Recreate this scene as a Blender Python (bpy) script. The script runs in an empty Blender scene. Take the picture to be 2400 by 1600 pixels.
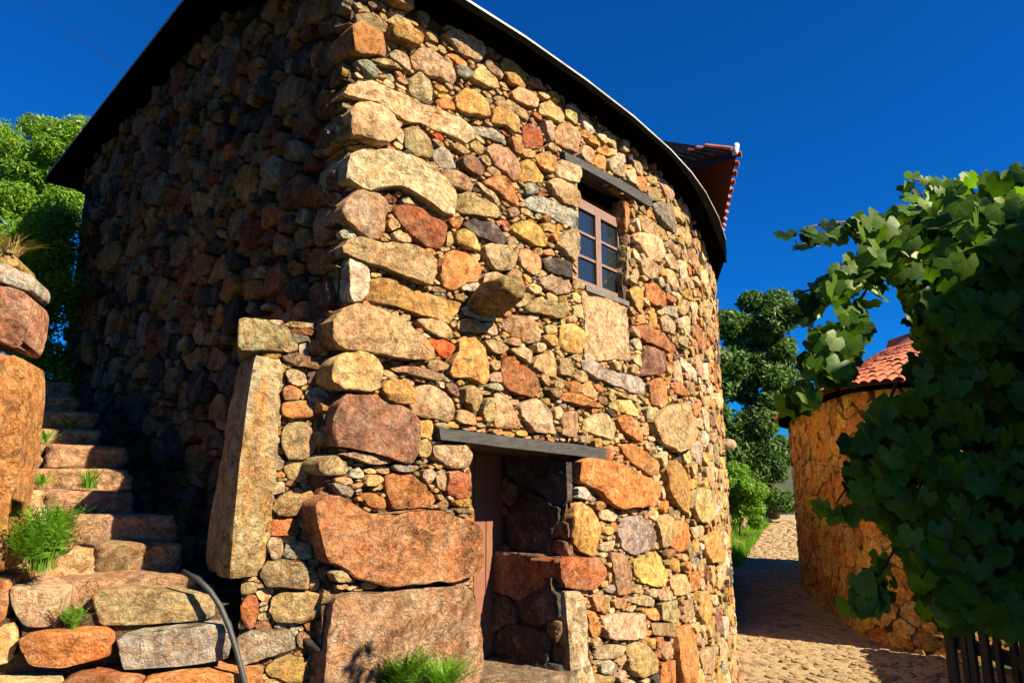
import bpy, bmesh, math, random
import numpy as np
from mathutils import Vector, Matrix, noise as mnoise

random.seed(7); RNG = np.random.default_rng(11)
scene = bpy.context.scene
COL = scene.collection

# ------------------------------------------------------------------ camera
PITCH = math.radians(11.0)
FPX = 1600.0/0.98                      # focal length in pixels of a 2400 wide frame
cam = bpy.data.cameras.new('camera'); cam_o = bpy.data.objects.new('camera', cam); COL.objects.link(cam_o)
cam.sensor_width = 36.0; cam.lens = 36.0*FPX/2400.0
cam.clip_start = 0.05; cam.clip_end = 3000
cam_o.location = (0, 0, 0); cam_o.rotation_euler = (math.radians(90)+PITCH, 0, 0)
scene.camera = cam_o

# ------------------------------------------------------------------ sky, sun, exposure
SUN_AZ, SUN_EL = math.radians(121.0), math.radians(35.0)     # azimuth clockwise from +Y
world = bpy.data.worlds.new('World'); scene.world = world; world.use_nodes = True
wn, wl = world.node_tree.nodes, world.node_tree.links
bg = wn['Background']
sky = wn.new('ShaderNodeTexSky'); sky.sky_type = 'NISHITA'; sky.sun_disc = False
sky.sun_elevation = SUN_EL; sky.sun_rotation = SUN_AZ
sky.altitude = 400; sky.air_density = 1.0; sky.dust_density = 0.15; sky.ozone_density = 3.0
tint = wn.new('ShaderNodeMix'); tint.data_type = 'RGBA'; tint.blend_type = 'MULTIPLY'
tint.inputs[0].default_value = 1.0
tint.inputs[7].default_value = (0.02, 0.42, 1.0, 1)
wl.new(sky.outputs[0], tint.inputs[6]); wl.new(tint.outputs[2], bg.inputs[0])
bg.inputs[1].default_value = 0.050
sd = bpy.data.lights.new('sun', 'SUN'); sd.energy = 5.0; sd.angle = math.radians(0.5); sd.color = (1.0, 0.86, 0.60)
so = bpy.data.objects.new('sun', sd); COL.objects.link(so)
SUNV = Vector((math.sin(SUN_AZ)*math.cos(SUN_EL), math.cos(SUN_AZ)*math.cos(SUN_EL), math.sin(SUN_EL)))
so.rotation_euler = SUNV.to_track_quat('Z', 'Y').to_euler(); so.location = SUNV*40
vs = scene.view_settings
vs.view_transform = 'Standard'; vs.look = 'None'; vs.gamma = 1.0; vs.use_curve_mapping = False
vs.exposure = 1.5
scene.cycles.max_bounces = 5; scene.cycles.diffuse_bounces = 1

# ------------------------------------------------------------------ helpers
def ray(x, y):                         # x, y in the 2400 x 1600 frame
    dx = (x-1200.0)/FPX; dy = (800.0-y)/FPX
    return np.array([dx, math.cos(PITCH)-dy*math.sin(PITCH), math.sin(PITCH)+dy*math.cos(PITCH)])
def at(x, y, Y):                       # point at world depth Y
    r = ray(x, y); return r*(Y/r[1])
def atz(x, y, z):
    r = ray(x, y); return r*(z/r[2])
def project(p):
    c = p[1]*math.cos(PITCH)+p[2]*math.sin(PITCH); u = -p[1]*math.sin(PITCH)+p[2]*math.cos(PITCH)
    if c < 0.05: return None
    return 1200+FPX*p[0]/c, 800-FPX*u/c, c
def S3(x): return x*x*(3-2*x)
def smooth(a, b, x): return S3(min(1.0, max(0.0, (x-a)/(b-a))))

def fbm(p, s=1.0, o=4):
    return mnoise.fractal(Vector(p)*s, 1.0, 2.1, o, noise_basis='PERLIN_ORIGINAL')

def link_mesh(name, verts, faces, mat, parent=None, cols=None, smoothf=True):
    me = bpy.data.meshes.new(name)
    me.from_pydata([tuple(map(float, v)) for v in verts], [], faces)
    if mat: me.materials.append(mat)
    if cols is not None:
        a = me.color_attributes.new('Col', 'FLOAT_COLOR', 'POINT')
        c = np.ones((len(verts), 4), dtype=np.float32); c[:, :3] = np.asarray(cols, dtype=np.float32).reshape(-1, 3)
        a.data.foreach_set('color', c.ravel())
    if smoothf: me.polygons.foreach_set('use_smooth', np.ones(len(me.polygons), dtype=bool))
    me.update()
    o = bpy.data.objects.new(name, me); COL.objects.link(o)
    return adopt(o, parent)
LOC = {}
def adopt(o, parent):
    if parent:
        o.parent = parent
        if parent.name in LOC: o.matrix_parent_inverse = Matrix.Translation(LOC[parent.name]).inverted()
    return o
def tag(o, label=None, cat=None, group=None, kind=None):
    if label: o['label'] = label
    if cat: o['category'] = cat
    if group: o['group'] = group
    if kind: o['kind'] = kind
    return o
def empty(name, loc=(0, 0, 0)):
    e = bpy.data.objects.new(name, None); COL.objects.link(e); e.empty_display_size = 0.2
    e.location = loc; LOC[e.name] = Vector(loc)
    return e

class MB:
    def __init__(s): s.v, s.f, s.c = [], [], []
    def add(s, v, f, c=None):
        b = len(s.v); s.v += [tuple(q) for q in v]; s.f += [tuple(i+b for i in q) for q in f]
        if c is not None: s.c += [tuple(c)]*len(v) if np.ndim(c) == 1 else [tuple(q) for q in c]
    def box(s, o, ax, ay, az, c=None):
        o, ax, ay, az = (np.array(q, float) for q in (o, ax, ay, az))
        v = [o, o+ax, o+ax+ay, o+ay, o+az, o+ax+az, o+ax+ay+az, o+ay+az]
        f = [(0, 3, 2, 1), (4, 5, 6, 7), (0, 1, 5, 4), (1, 2, 6, 5), (2, 3, 7, 6), (3, 0, 4, 7)]
        if np.dot(np.cross(ax, ay), az) < 0: f = [q[::-1] for q in f]
        s.add(v, f, c)
    def tube(s, pts, rad, n=8, c=None):
        pts = [Vector(p) for p in pts]; v, f = [], []
        rads = rad if hasattr(rad, '__len__') else [rad]*len(pts)
        for i, p in enumerate(pts):
            d = (pts[min(i+1, len(pts)-1)]-pts[max(i-1, 0)]).normalized()
            a = d.orthogonal().normalized() if i == 0 else (a-d*a.dot(d)).normalized()
            b = d.cross(a)
            for k in range(n):
                q = 2*math.pi*k/n; v.append(p+(a*math.cos(q)+b*math.sin(q))*rads[i])
        for i in range(len(pts)-1):
            for k in range(n): f.append((i*n+k, i*n+(k+1) % n, (i+1)*n+(k+1) % n, (i+1)*n+k))
        f.append(tuple(range(n))[::-1]); f.append(tuple(range((len(pts)-1)*n, len(pts)*n)))
        s.add(v, f, c)
    def build(s, name, mat, parent=None, smoothf=False):
        return link_mesh(name, s.v, s.f, mat, parent, s.c if s.c else None, smoothf)

# ------------------------------------------------------------------ materials
def newmat(name):
    m = bpy.data.materials.new(name); m.use_nodes = True
    return m, m.node_tree.nodes, m.node_tree.links, m.node_tree.nodes['Principled BSDF']
def noise_node(n, l, scale, detail=6, rough=0.6, vec=None, dist=0.0):
    t = n.new('ShaderNodeTexNoise'); t.inputs['Scale'].default_value = scale; t.inputs['Detail'].default_value = detail
    t.inputs['Roughness'].default_value = rough; t.inputs['Distortion'].default_value = dist
    if vec: l.new(vec, t.inputs['Vector'])
    return t
def ramp(n, l, src, stops):
    r = n.new('ShaderNodeValToRGB'); e = r.color_ramp.elements
    while len(e) < len(stops): e.new(0.5)
    for k, (p, c) in enumerate(stops): e[k].position = p; e[k].color = (*c, 1)
    l.new(src, r.inputs[0]); return r
def mixc(n, l, typ, fac, a, b):
    m = n.new('ShaderNodeMix'); m.data_type = 'RGBA'; m.blend_type = typ
    for sock, val in ((m.inputs[0], fac), (m.inputs[6], a), (m.inputs[7], b)):
        if isinstance(val, (int, float)): sock.default_value = val
        elif isinstance(val, tuple): sock.default_value = (*val, 1)
        else: l.new(val, sock)
    return m.outputs[2]

def stone_material(name='rubble_stone', bump=0.9):
    m, n, l, b = newmat(name)
    geo = n.new('ShaderNodeNewGeometry'); pos = geo.outputs['Position']
    at_ = n.new('ShaderNodeAttribute'); at_.attribute_name = 'Col'
    big = noise_node(n, l, 5.0, 5, 0.62, pos, 0.6)
    mid = noise_node(n, l, 17.0, 8, 0.7, pos, 0.4)
    fine = noise_node(n, l, 75.0, 6, 0.72, pos)
    stain = noise_node(n, l, 8.5, 6, 0.66, pos, 1.3)
    # mineral variation of hue: iron-orange and pale lichen patches, dark veins and cracks
    iron = ramp(n, l, stain.outputs['Fac'], [(0.46, (0, 0, 0)), (0.66, (1, 1, 1))])
    pale = ramp(n, l, big.outputs['Fac'], [(0.50, (0, 0, 0)), (0.72, (1, 1, 1))])
    speck = ramp(n, l, mid.outputs['Fac'], [(0.30, (0.22, 0.19, 0.16)), (0.42, (0.72, 0.70, 0.68)), (0.53, (1.0, 1.0, 1.0)), (0.68, (1.5, 1.5, 1.48))])
    grain = ramp(n, l, fine.outputs['Fac'], [(0.30, (0.55, 0.54, 0.52)), (0.50, (0.98, 0.98, 0.98)), (0.72, (1.28, 1.28, 1.30))])
    ck = noise_node(n, l, 7.0, 7, 0.6, pos, 2.2)
    sub = n.new('ShaderNodeMath'); sub.operation = 'SUBTRACT'; sub.inputs[1].default_value = 0.47; l.new(ck.outputs['Fac'], sub.inputs[0])
    ab = n.new('ShaderNodeMath'); ab.operation = 'ABSOLUTE'; l.new(sub.outputs[0], ab.inputs[0])
    mk = noise_node(n, l, 2.7, 3, 0.5, pos); mkr = ramp(n, l, mk.outputs['Fac'], [(0.46, (0, 0, 0)), (0.58, (1, 1, 1))])
    cr0 = ramp(n, l, ab.outputs[0], [(0.0, (0.35, 0.31, 0.27)), (0.010, (0.88, 0.87, 0.86)), (0.022, (1, 1, 1))])
    crm = n.new('ShaderNodeMix'); crm.data_type = 'RGBA'; crm.inputs[6].default_value = (1, 1, 1, 1); l.new(mkr.outputs[0], crm.inputs[0]); l.new(cr0.outputs[0], crm.inputs[7])
    class _O: outputs = [crm.outputs[2]]
    crack = _O
    dk = noise_node(n, l, 3.4, 5, 0.65, pos, 0.8)
    grime = ramp(n, l, dk.outputs['Fac'], [(0.34, (0.55, 0.52, 0.48)), (0.50, (1, 1, 1))])
    mul = n.new('ShaderNodeMath'); mul.operation = 'MULTIPLY'; mul.inputs[1].default_value = 0.62; l.new(iron.outputs[0], mul.inputs[0])
    c = mixc(n, l, 'MIX', mul.outputs[0], at_.outputs['Color'], mixc(n, l, 'MULTIPLY', 1.0, at_.outputs['Color'], (1.18, 0.66, 0.34)))
    mul2 = n.new('ShaderNodeMath'); mul2.operation = 'MULTIPLY'; mul2.inputs[1].default_value = 0.36; l.new(pale.outputs[0], mul2.inputs[0])
    c = mixc(n, l, 'MIX', mul2.outputs[0], c, (0.62, 0.50, 0.32))
    for q in (speck, grain, crack, grime): c = mixc(n, l, 'MULTIPLY', 1.0, c, q.outputs[0])
    l.new(c, b.inputs['Base Color']); b.inputs['Roughness'].default_value = 0.9
    b.inputs['Specular IOR Level'].default_value = 0.2
    add = n.new('ShaderNodeMath'); add.operation = 'MULTIPLY_ADD'; add.inputs[1].default_value = 0.30
    l.new(fine.outputs['Fac'], add.inputs[0]); l.new(mid.outputs['Fac'], add.inputs[2])
    add2 = n.new('ShaderNodeMath'); add2.operation = 'MULTIPLY_ADD'; add2.inputs[1].default_value = 0.35
    l.new(crack.outputs[0], add2.inputs[0]); l.new(add.outputs[0], add2.inputs[2])
    bp = n.new('ShaderNodeBump'); bp.inputs['Strength'].default_value = 1.0; bp.inputs['Distance'].default_value = 0.06
    l.new(add2.outputs[0], bp.inputs['Height']); l.new(bp.outputs[0], b.inputs['Normal'])
    return m
M_STONE = stone_material()

def simple(name, col, rough=0.8, nscale=20.0, var=0.35, bump=0.3, stretch=(1, 1, 1), spec=0.3, metal=0.0, bdist=0.01):
    m, n, l, b = newmat(name)
    tc = n.new('ShaderNodeNewGeometry'); mp = n.new('ShaderNodeMapping'); mp.inputs['Scale'].default_value = stretch
    l.new(tc.outputs['Position'], mp.inputs['Vector'])
    t = noise_node(n, l, nscale, 6, 0.65, mp.outputs[0], 0.3)
    r = ramp(n, l, t.outputs['Fac'], [(0.28, tuple(q*(1-var) for q in col)), (0.52, col), (0.76, tuple(min(1, q*(1+var)) for q in col))])
    l.new(r.outputs[0], b.inputs['Base Color']); b.inputs['Roughness'].default_value = rough
    b.inputs['Specular IOR Level'].default_value = spec; b.inputs['Metallic'].default_value = metal
    if bump:
        bp = n.new('ShaderNodeBump'); bp.inputs['Strength'].default_value = bump; bp.inputs['Distance'].default_value = bdist
        l.new(t.outputs['Fac'], bp.inputs['Height']); l.new(bp.outputs[0], b.inputs['Normal'])
    return m
M_MORTAR = simple('earth_mortar', (0.10, 0.062, 0.035), 0.95, 38, 0.6, 1.0, bdist=0.04)
M_BEAM = simple('black_weathered_timber', (0.045, 0.043, 0.042), 0.7, 9, 0.5, 0.5, (1, 1, 6))
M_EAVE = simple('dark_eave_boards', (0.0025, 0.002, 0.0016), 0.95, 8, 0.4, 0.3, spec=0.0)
M_DRIP = simple('galvanised_drip_edge', (0.34, 0.34, 0.33), 0.6, 4, 0.5, 0.2, metal=0.3)
M_DOOR = simple('brown_painted_door', (0.20, 0.085, 0.055), 0.55, 14, 0.25, 0.25, (6, 6, 0.6))
M_FRAME = simple('brown_window_paint', (0.20, 0.12, 0.095), 0.5, 20, 0.2, 0.1)
M_SILL = simple('grey_sill_timber', (0.12, 0.105, 0.10), 0.7, 12, 0.3, 0.3)
M_METAL = simple('worn_metal', (0.4, 0.38, 0.35), 0.4, 20, 0.2, 0.1, metal=0.8)
M_HOSE = simple('black_hose', (0.03, 0.03, 0.032), 0.6, 30, 0.3, 0.05, spec=0.5)
M_WOOD = simple('old_grey_wood', (0.055, 0.047, 0.04), 0.85, 14, 0.45, 0.5, (6, 6, 0.5))
M_BARK = simple('tree_bark', (0.07, 0.05, 0.035), 0.9, 10, 0.4, 0.8, (3, 3, 0.6))
M_CABLE = simple('cable_sheath', (0.03, 0.03, 0.03), 0.6, 5, 0.2, 0)
M_TILE = simple('clay_roof_tile', (0.42, 0.12, 0.06), 0.8, 9, 0.45, 0.4)
M_REDWOOD = simple('red_painted_soffit', (0.13, 0.022, 0.014), 0.6, 10, 0.3, 0.2)
M_WHITE = simple('white_limewash', (0.75, 0.73, 0.7), 0.8, 10, 0.1, 0.2)
m, n, l, b = newmat('window_glass'); M_GLASS = m
b.inputs['Base Color'].default_value = (0.012, 0.018, 0.022, 1); b.inputs['Roughness'].default_value = 0.04; b.inputs['Specular IOR Level'].default_value = 0.9
gn = noise_node(n, l, 3.0, 2); gb = n.new('ShaderNodeBump'); gb.inputs['Strength'].default_value = 0.04; l.new(gn.outputs['Fac'], gb.inputs['Height']); l.new(gb.outputs[0], b.inputs['Normal'])

def leaf_material(name, c1, c2, trans=0.45, nscale=9.0, gloss=0.45, veins=False):
    m, n, l, b = newmat(name)
    oi = n.new('ShaderNodeNewGeometry'); rp = oi.outputs['Random Per Island']
    t = noise_node(n, l, nscale, 3, 0.6, oi.outputs['Position'])
    add = n.new('ShaderNodeMath'); add.operation = 'MULTIPLY_ADD'; add.inputs[1].default_value = 0.6; l.new(rp, add.inputs[0])
    sc = n.new('ShaderNodeMath'); sc.operation = 'MULTIPLY'; sc.inputs[1].default_value = 0.45; l.new(t.outputs['Fac'], sc.inputs[0]); l.new(sc.outputs[0], add.inputs[2])
    r = ramp(n, l, add.outputs[0], [(0.30 if veins else 0.15, c1), (0.82, c2), (0.98, (c2[0]*1.9, c2[1]*1.15, c2[2]))])
    rc = r.outputs[0]
    if veins:                          # leaf-local coordinates stored on the mesh: a midrib, side veins and a paler rim
        at_ = n.new('ShaderNodeAttribute'); at_.attribute_name = 'Col'; sx = n.new('ShaderNodeSeparateXYZ'); l.new(at_.outputs['Vector'], sx.inputs[0])
        def M(op, a, b2=None, c=None):
            q = n.new('ShaderNodeMath'); q.operation = op
            for i, v in enumerate((a, b2, c)):
                if v is None: continue
                if isinstance(v, (int, float)): q.inputs[i].default_value = v
                else: l.new(v, q.inputs[i])
            return q.outputs[0]
        ax = M('ABSOLUTE', M('SUBTRACT', sx.outputs[0], 2.0)); yy = M('SUBTRACT', sx.outputs[1], 2.0)
        mid = M('LESS_THAN', ax, 0.035)
        fr = M('ABSOLUTE', M('SUBTRACT', M('FRACT', M('MULTIPLY', M('MULTIPLY_ADD', ax, 0.75, yy), 2.6)), 0.5))
        vn = M('MAXIMUM', mid, M('LESS_THAN', fr, 0.05))
        rc = mixc(n, l, 'MIX', M('MULTIPLY', vn, 0.55), rc, mixc(n, l, 'MULTIPLY', 1.0, rc, (2.4, 2.0, 1.8)))
        edge = M('MULTIPLY', M('GREATER_THAN', M('ADD', M('MULTIPLY', ax, ax), M('MULTIPLY', yy, yy)), 0.62), 0.35)
        rc = mixc(n, l, 'MIX', edge, rc, mixc(n, l, 'MULTIPLY', 1.0, rc, (0.6, 0.7, 0.7)))
    l.new(rc, b.inputs['Base Color']); b.inputs['Roughness'].default_value = gloss; b.inputs['Specular IOR Level'].default_value = 0.3
    tr = n.new('ShaderNodeBsdfTranslucent'); tc = mixc(n, l, 'MULTIPLY', 1.0, r.outputs[0], (1.5, 1.7, 0.5)); l.new(tc, tr.inputs['Color'])
    mx = n.new('ShaderNodeMixShader'); mx.inputs[0].default_value = trans
    l.new(b.outputs[0], mx.inputs[1]); l.new(tr.outputs[0], mx.inputs[2]); l.new(mx.outputs[0], n['Material Output'].inputs['Surface'])
    return m
M_VINE = leaf_material('vine_leaf', (0.007, 0.026, 0.002), (0.13, 0.25, 0.018), 0.48, 14, veins=True)
M_TREE = leaf_material('dark_tree_leaf', (0.018, 0.05, 0.012), (0.10, 0.18, 0.035), 0.28)
M_BRIGHT = leaf_material('bright_tree_leaf', (0.06, 0.14, 0.012), (0.20, 0.34, 0.03), 0.42)
M_FERN = leaf_material('fern_frond', (0.05, 0.15, 0.012), (0.15, 0.30, 0.02), 0.35)
M_BLOCK_LEAF = leaf_material('sky_block_leaf', (0.010, 0.022, 0.006), (0.03, 0.055, 0.012), 0.15)  # leaves of the added sky-blocking trees
M_DRY = leaf_material('dry_grass_blade', (0.28, 0.19, 0.07), (0.45, 0.33, 0.13), 0.2)

def ground_material():
    m, n, l, b = newmat('earth_and_grass')
    g = n.new('ShaderNodeNewGeometry'); p = g.outputs['Position']
    a = noise_node(n, l, 0.6, 6, 0.65, p); c = noise_node(n, l, 14, 8, 0.7, p)
    r1 = ramp(n, l, c.outputs['Fac'], [(0.3, (0.03, 0.022, 0.012)), (0.7, (0.10, 0.07, 0.04))])
    r2 = ramp(n, l, c.outputs['Fac'], [(0.3, (0.015, 0.03, 0.006)), (0.7, (0.05, 0.075, 0.015))])
    f = ramp(n, l, a.outputs['Fac'], [(0.38, (0, 0, 0)), (0.52, (1, 1, 1))])
    l.new(mixc(n, l, 'MIX', f.outputs[0], r1.outputs[0], r2.outputs[0]), b.inputs['Base Color']); b.inputs['Roughness'].default_value = 0.95
    bp = n.new('ShaderNodeBump'); bp.inputs['Strength'].default_value = 0.8; bp.inputs['Distance'].default_value = 0.05
    l.new(c.outputs['Fac'], bp.inputs['Height']); l.new(bp.outputs[0], b.inputs['Normal'])
    return m
M_GROUND = ground_material()
M_LANE = simple('lane_earth', (0.36, 0.26, 0.15), 0.95, 30, 0.4, 0.9, bdist=0.03)

PAL = dict(s=(.36, .235, .13), q=(.50, .235, .095), c=(.58, .43, .255), t=(.52, .36, .175), o=(.54, .245, .085), y=(.55, .335, .105), r=(.36, .135, .06), p=(.27, .155, .10),
           g=(.36, .32, .26), G=(.38, .28, .15), w=(.62, .54, .43), k=(.085, .075, .07), b=(.30, .29, .24), R=(.60, .11, .03), m=(.50, .325, .19))
def jitter(c, rng, s=0.12):
    v = 1+rng.normal(0, s); h = rng.normal(0, 0.05, 3)
    return tuple(float(min(.8, max(.02, q*v*(1+e)))) for q, e in zip(c, h))
# ------------------------------------------------------------------ walls as (u, z) sheets, stones packed on them
class Surf:
    def __init__(s, pts, side, u0=0.0):
        s.p = np.array(pts, float)[:, :2]
        d = np.linalg.norm(np.diff(s.p, axis=0), axis=1); s.u = np.concatenate([[0], np.cumsum(d)])+u0
        t = np.gradient(s.p, s.u, axis=0); t /= np.linalg.norm(t, axis=1)[:, None]
        s.t = t; s.side = side
        s.n = np.stack([t[:, 1], -t[:, 0]], 1)*side
    def frame(s, u):
        p = np.array([np.interp(u, s.u, s.p[:, k]) for k in (0, 1)])
        n = np.array([np.interp(u, s.u, s.n[:, k]) for k in (0, 1)]); n /= np.linalg.norm(n)
        return p, n
    def to3(s, u, z, h=0.0):
        u = np.asarray(u, float); z = np.asarray(z, float); h = np.asarray(h, float)
        lo, hi = s.u[0], s.u[-1]; uc = np.clip(u, lo, hi); ex = u-uc
        x = np.interp(uc, s.u, s.p[:, 0])+np.interp(uc, s.u, s.n[:, 0])*h+np.interp(uc, s.u, s.t[:, 0])*ex
        y = np.interp(uc, s.u, s.p[:, 1])+np.interp(uc, s.u, s.n[:, 1])*h+np.interp(uc, s.u, s.t[:, 1])*ex
        return np.stack([x, y, z+0*x], -1)
    def hit(s, x, y):                  # pixel -> (u, z)
        r = ray(x, y); g = s.p[:, 0]*r[1]-s.p[:, 1]*r[0]
        k = np.where((g[:-1] <= 0) != (g[1:] <= 0))[0]
        if len(k) == 0:
            i = int(np.argmin(np.abs(g))); yy = s.p[i, 1]; return float(s.u[i]), float(yy*r[2]/r[1])
        k = k[np.argmin(s.p[k, 1])]; a = -g[k]/(g[k+1]-g[k])
        yy = s.p[k, 1]+a*(s.p[k+1, 1]-s.p[k, 1])
        return float(s.u[k]+a*(s.u[k+1]-s.u[k])), float(yy*r[2]/r[1])

def inside(poly, U, Z):
    c = np.zeros(U.shape, bool); q = np.array(poly); j = len(q)-1
    for i in range(len(q)):
        a, b = q[i], q[j]
        m = ((a[1] > Z) != (b[1] > Z)) & (U < (b[0]-a[0])*(Z-a[1])/((b[1]-a[1]) or 1e-9)+a[0])
        c ^= m; j = i
    return c

def pack(surf, u0, u1, z0, z1, res, polys, blocked, levels, weights, rng, grow=3, gap=0.006, aspect=(1.0, 1.9), tilt=0.0, dens=1.0, zone=None):
    nu, nz = int((u1-u0)/res)+1, int((z1-z0)/res)+1
    lab = np.zeros((nz, nu), np.int32)
    U, Z = np.meshgrid(u0+np.arange(nu)*res, z0+np.arange(nz)*res)
    for bpoly in blocked: lab[inside(bpoly, U, Z)] = -1
    stones = []
    def stamp(test_poly, col, force=False):
        q = np.array(test_poly); a0, a1 = int((q[:, 0].min()-u0)/res)-1, int((q[:, 0].max()-u0)/res)+2
        b0, b1 = int((q[:, 1].min()-z0)/res)-1, int((q[:, 1].max()-z0)/res)+2
        a0, b0, a1, b1 = max(a0, 0), max(b0, 0), min(a1, nu), min(b1, nz)
        if a1-a0 < 2 or b1-b0 < 2: return False
        sub = lab[b0:b1, a0:a1]; m = inside(test_poly, U[b0:b1, a0:a1], Z[b0:b1, a0:a1])
        tot = m.sum()
        if tot < 3: return False
        free = m & (sub == 0)
        if not force and free.sum() < tot*0.97: return False
        if free.sum() < 4 or (force and free.sum() < 0.4*tot): return False
        stones.append(dict(col=col)); sub[free] = len(stones); return True
    for col, q in polys: stamp(q, col, True)
    keys = list(weights); wv = np.array([weights[k] for k in keys], float); wv /= wv.sum()
    for r, tries in levels:
        tries = int(tries*dens)
        cu = rng.uniform(u0+r*.5, u1-r*.5, tries); cz = rng.uniform(z0+r*.5, z1-r*.5, tries)
        for a, b in zip(cu, cz):
            if zone is not None and not zone(a, b, r): continue
            i, j = int((b-z0)/res), int((a-u0)/res)
            if lab[i, j]: continue
            asp = rng.uniform(*aspect) if r > 0.04 else rng.uniform(1.4, 4.2); ang = rng.normal(tilt, 0.18); ra, rb = r*math.sqrt(asp), r/math.sqrt(asp)
            nk = int(rng.integers(5, 8)); phi = (np.arange(nk)+rng.uniform(-.28, .28, nk)+rng.random())/nk*2*math.pi
            rr = 1.08+rng.normal(0, 0.10, nk)      # angular rubble outline
            k = (np.abs(np.cos(phi))**4+np.abs(np.sin(phi))**4)**(-0.25)
            px, pz = ra*np.cos(phi)*k*rr, rb*np.sin(phi)*k*rr
            qx = a+px*math.cos(ang)-pz*math.sin(ang); qz = b+px*math.sin(ang)+pz*math.cos(ang)
            jj = np.clip(((qx-u0)/res).astype(int), 0, nu-1); ii = np.clip(((qz-z0)/res).astype(int), 0, nz-1)
            if lab[ii, jj].any(): continue
            stamp(np.stack([qx, qz], 1), keys[rng.choice(len(keys), p=wv)])
    for it in range(grow):
        new = lab.copy()
        sh = [(0, 1), (0, -1), (1, 0), (-1, 0)]
        if it % 2: sh += [(1, 1), (1, -1), (-1, 1), (-1, -1)]
        for dz, du in sh:
            q = np.roll(np.roll(lab, dz, 0), du, 1); mm = (new == 0) & (q > 0); new[mm] = q[mm]
        lab = new
    # outlines: march outwards from each stone's centre
    order = np.argsort(lab.ravel(), kind='stable'); sl = lab.ravel()[order]
    lo = np.searchsorted(sl, np.arange(1, len(stones)+1), 'left'); hi = np.searchsorted(sl, np.arange(1, len(stones)+1), 'right')
    out = []
    for k, st in enumerate(stones):
        idx = order[lo[k]:hi[k]]
        if len(idx) < 4: continue
        iz, iu = idx//nu, idx % nu
        uu, zz = u0+iu*res, z0+iz*res; cu, cz = uu.mean(), zz.mean()
        if lab[int(round((cz-z0)/res)), int(round((cu-u0)/res))] != k+1:
            w = np.argmin((uu-cu)**2+(zz-cz)**2); cu, cz = uu[w], zz[w]
        cov = np.cov(np.stack([uu-cu, zz-cz]))+np.eye(2)*1e-6; ev, ec = np.linalg.eigh(cov)
        ax = np.sqrt(ev[::-1]); ec = ec[:, ::-1]
        area = len(idx)*res*res; rad = math.sqrt(area/math.pi)
        N = int(np.clip(rad*260, 11, 72))
        ph = (np.arange(N)+rng.uniform(0, 1))/N*2*math.pi
        d = (ec[:, 0][None]*np.cos(ph)[:, None]*ax[0]+ec[:, 1][None]*np.sin(ph)[:, None]*ax[1])
        if np.linalg.det(ec) < 0: d = d[::-1]
        d /= np.linalg.norm(d, axis=1)[:, None]
        T = np.arange(1, int(3.2*2*ax[0]/(res*0.6))+4)*res*0.6
        gu = np.round((cu+d[:, 0:1]*T-u0)/res).astype(int); gz = np.round((cz+d[:, 1:2]*T-z0)/res).astype(int)
        bad = (gu < 0) | (gu >= nu) | (gz < 0) | (gz >= nz)
        off = bad | (lab[np.clip(gz, 0, nz-1), np.clip(gu, 0, nu-1)] != k+1)
        first = np.where(off.any(1), off.argmax(1), len(T)-1); r = T[first]
        r = 0.08*np.roll(r, 1)+0.84*r+0.08*np.roll(r, -1)
        r = np.maximum(r-gap, 0.35*r)
        out.append(dict(col=st['col'], c=(cu, cz), d=d, r=r, rad=rad, area=area, traced=k < len(polys), ax=ax*2))
    return out, (lab, u0, z0, res)

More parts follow.
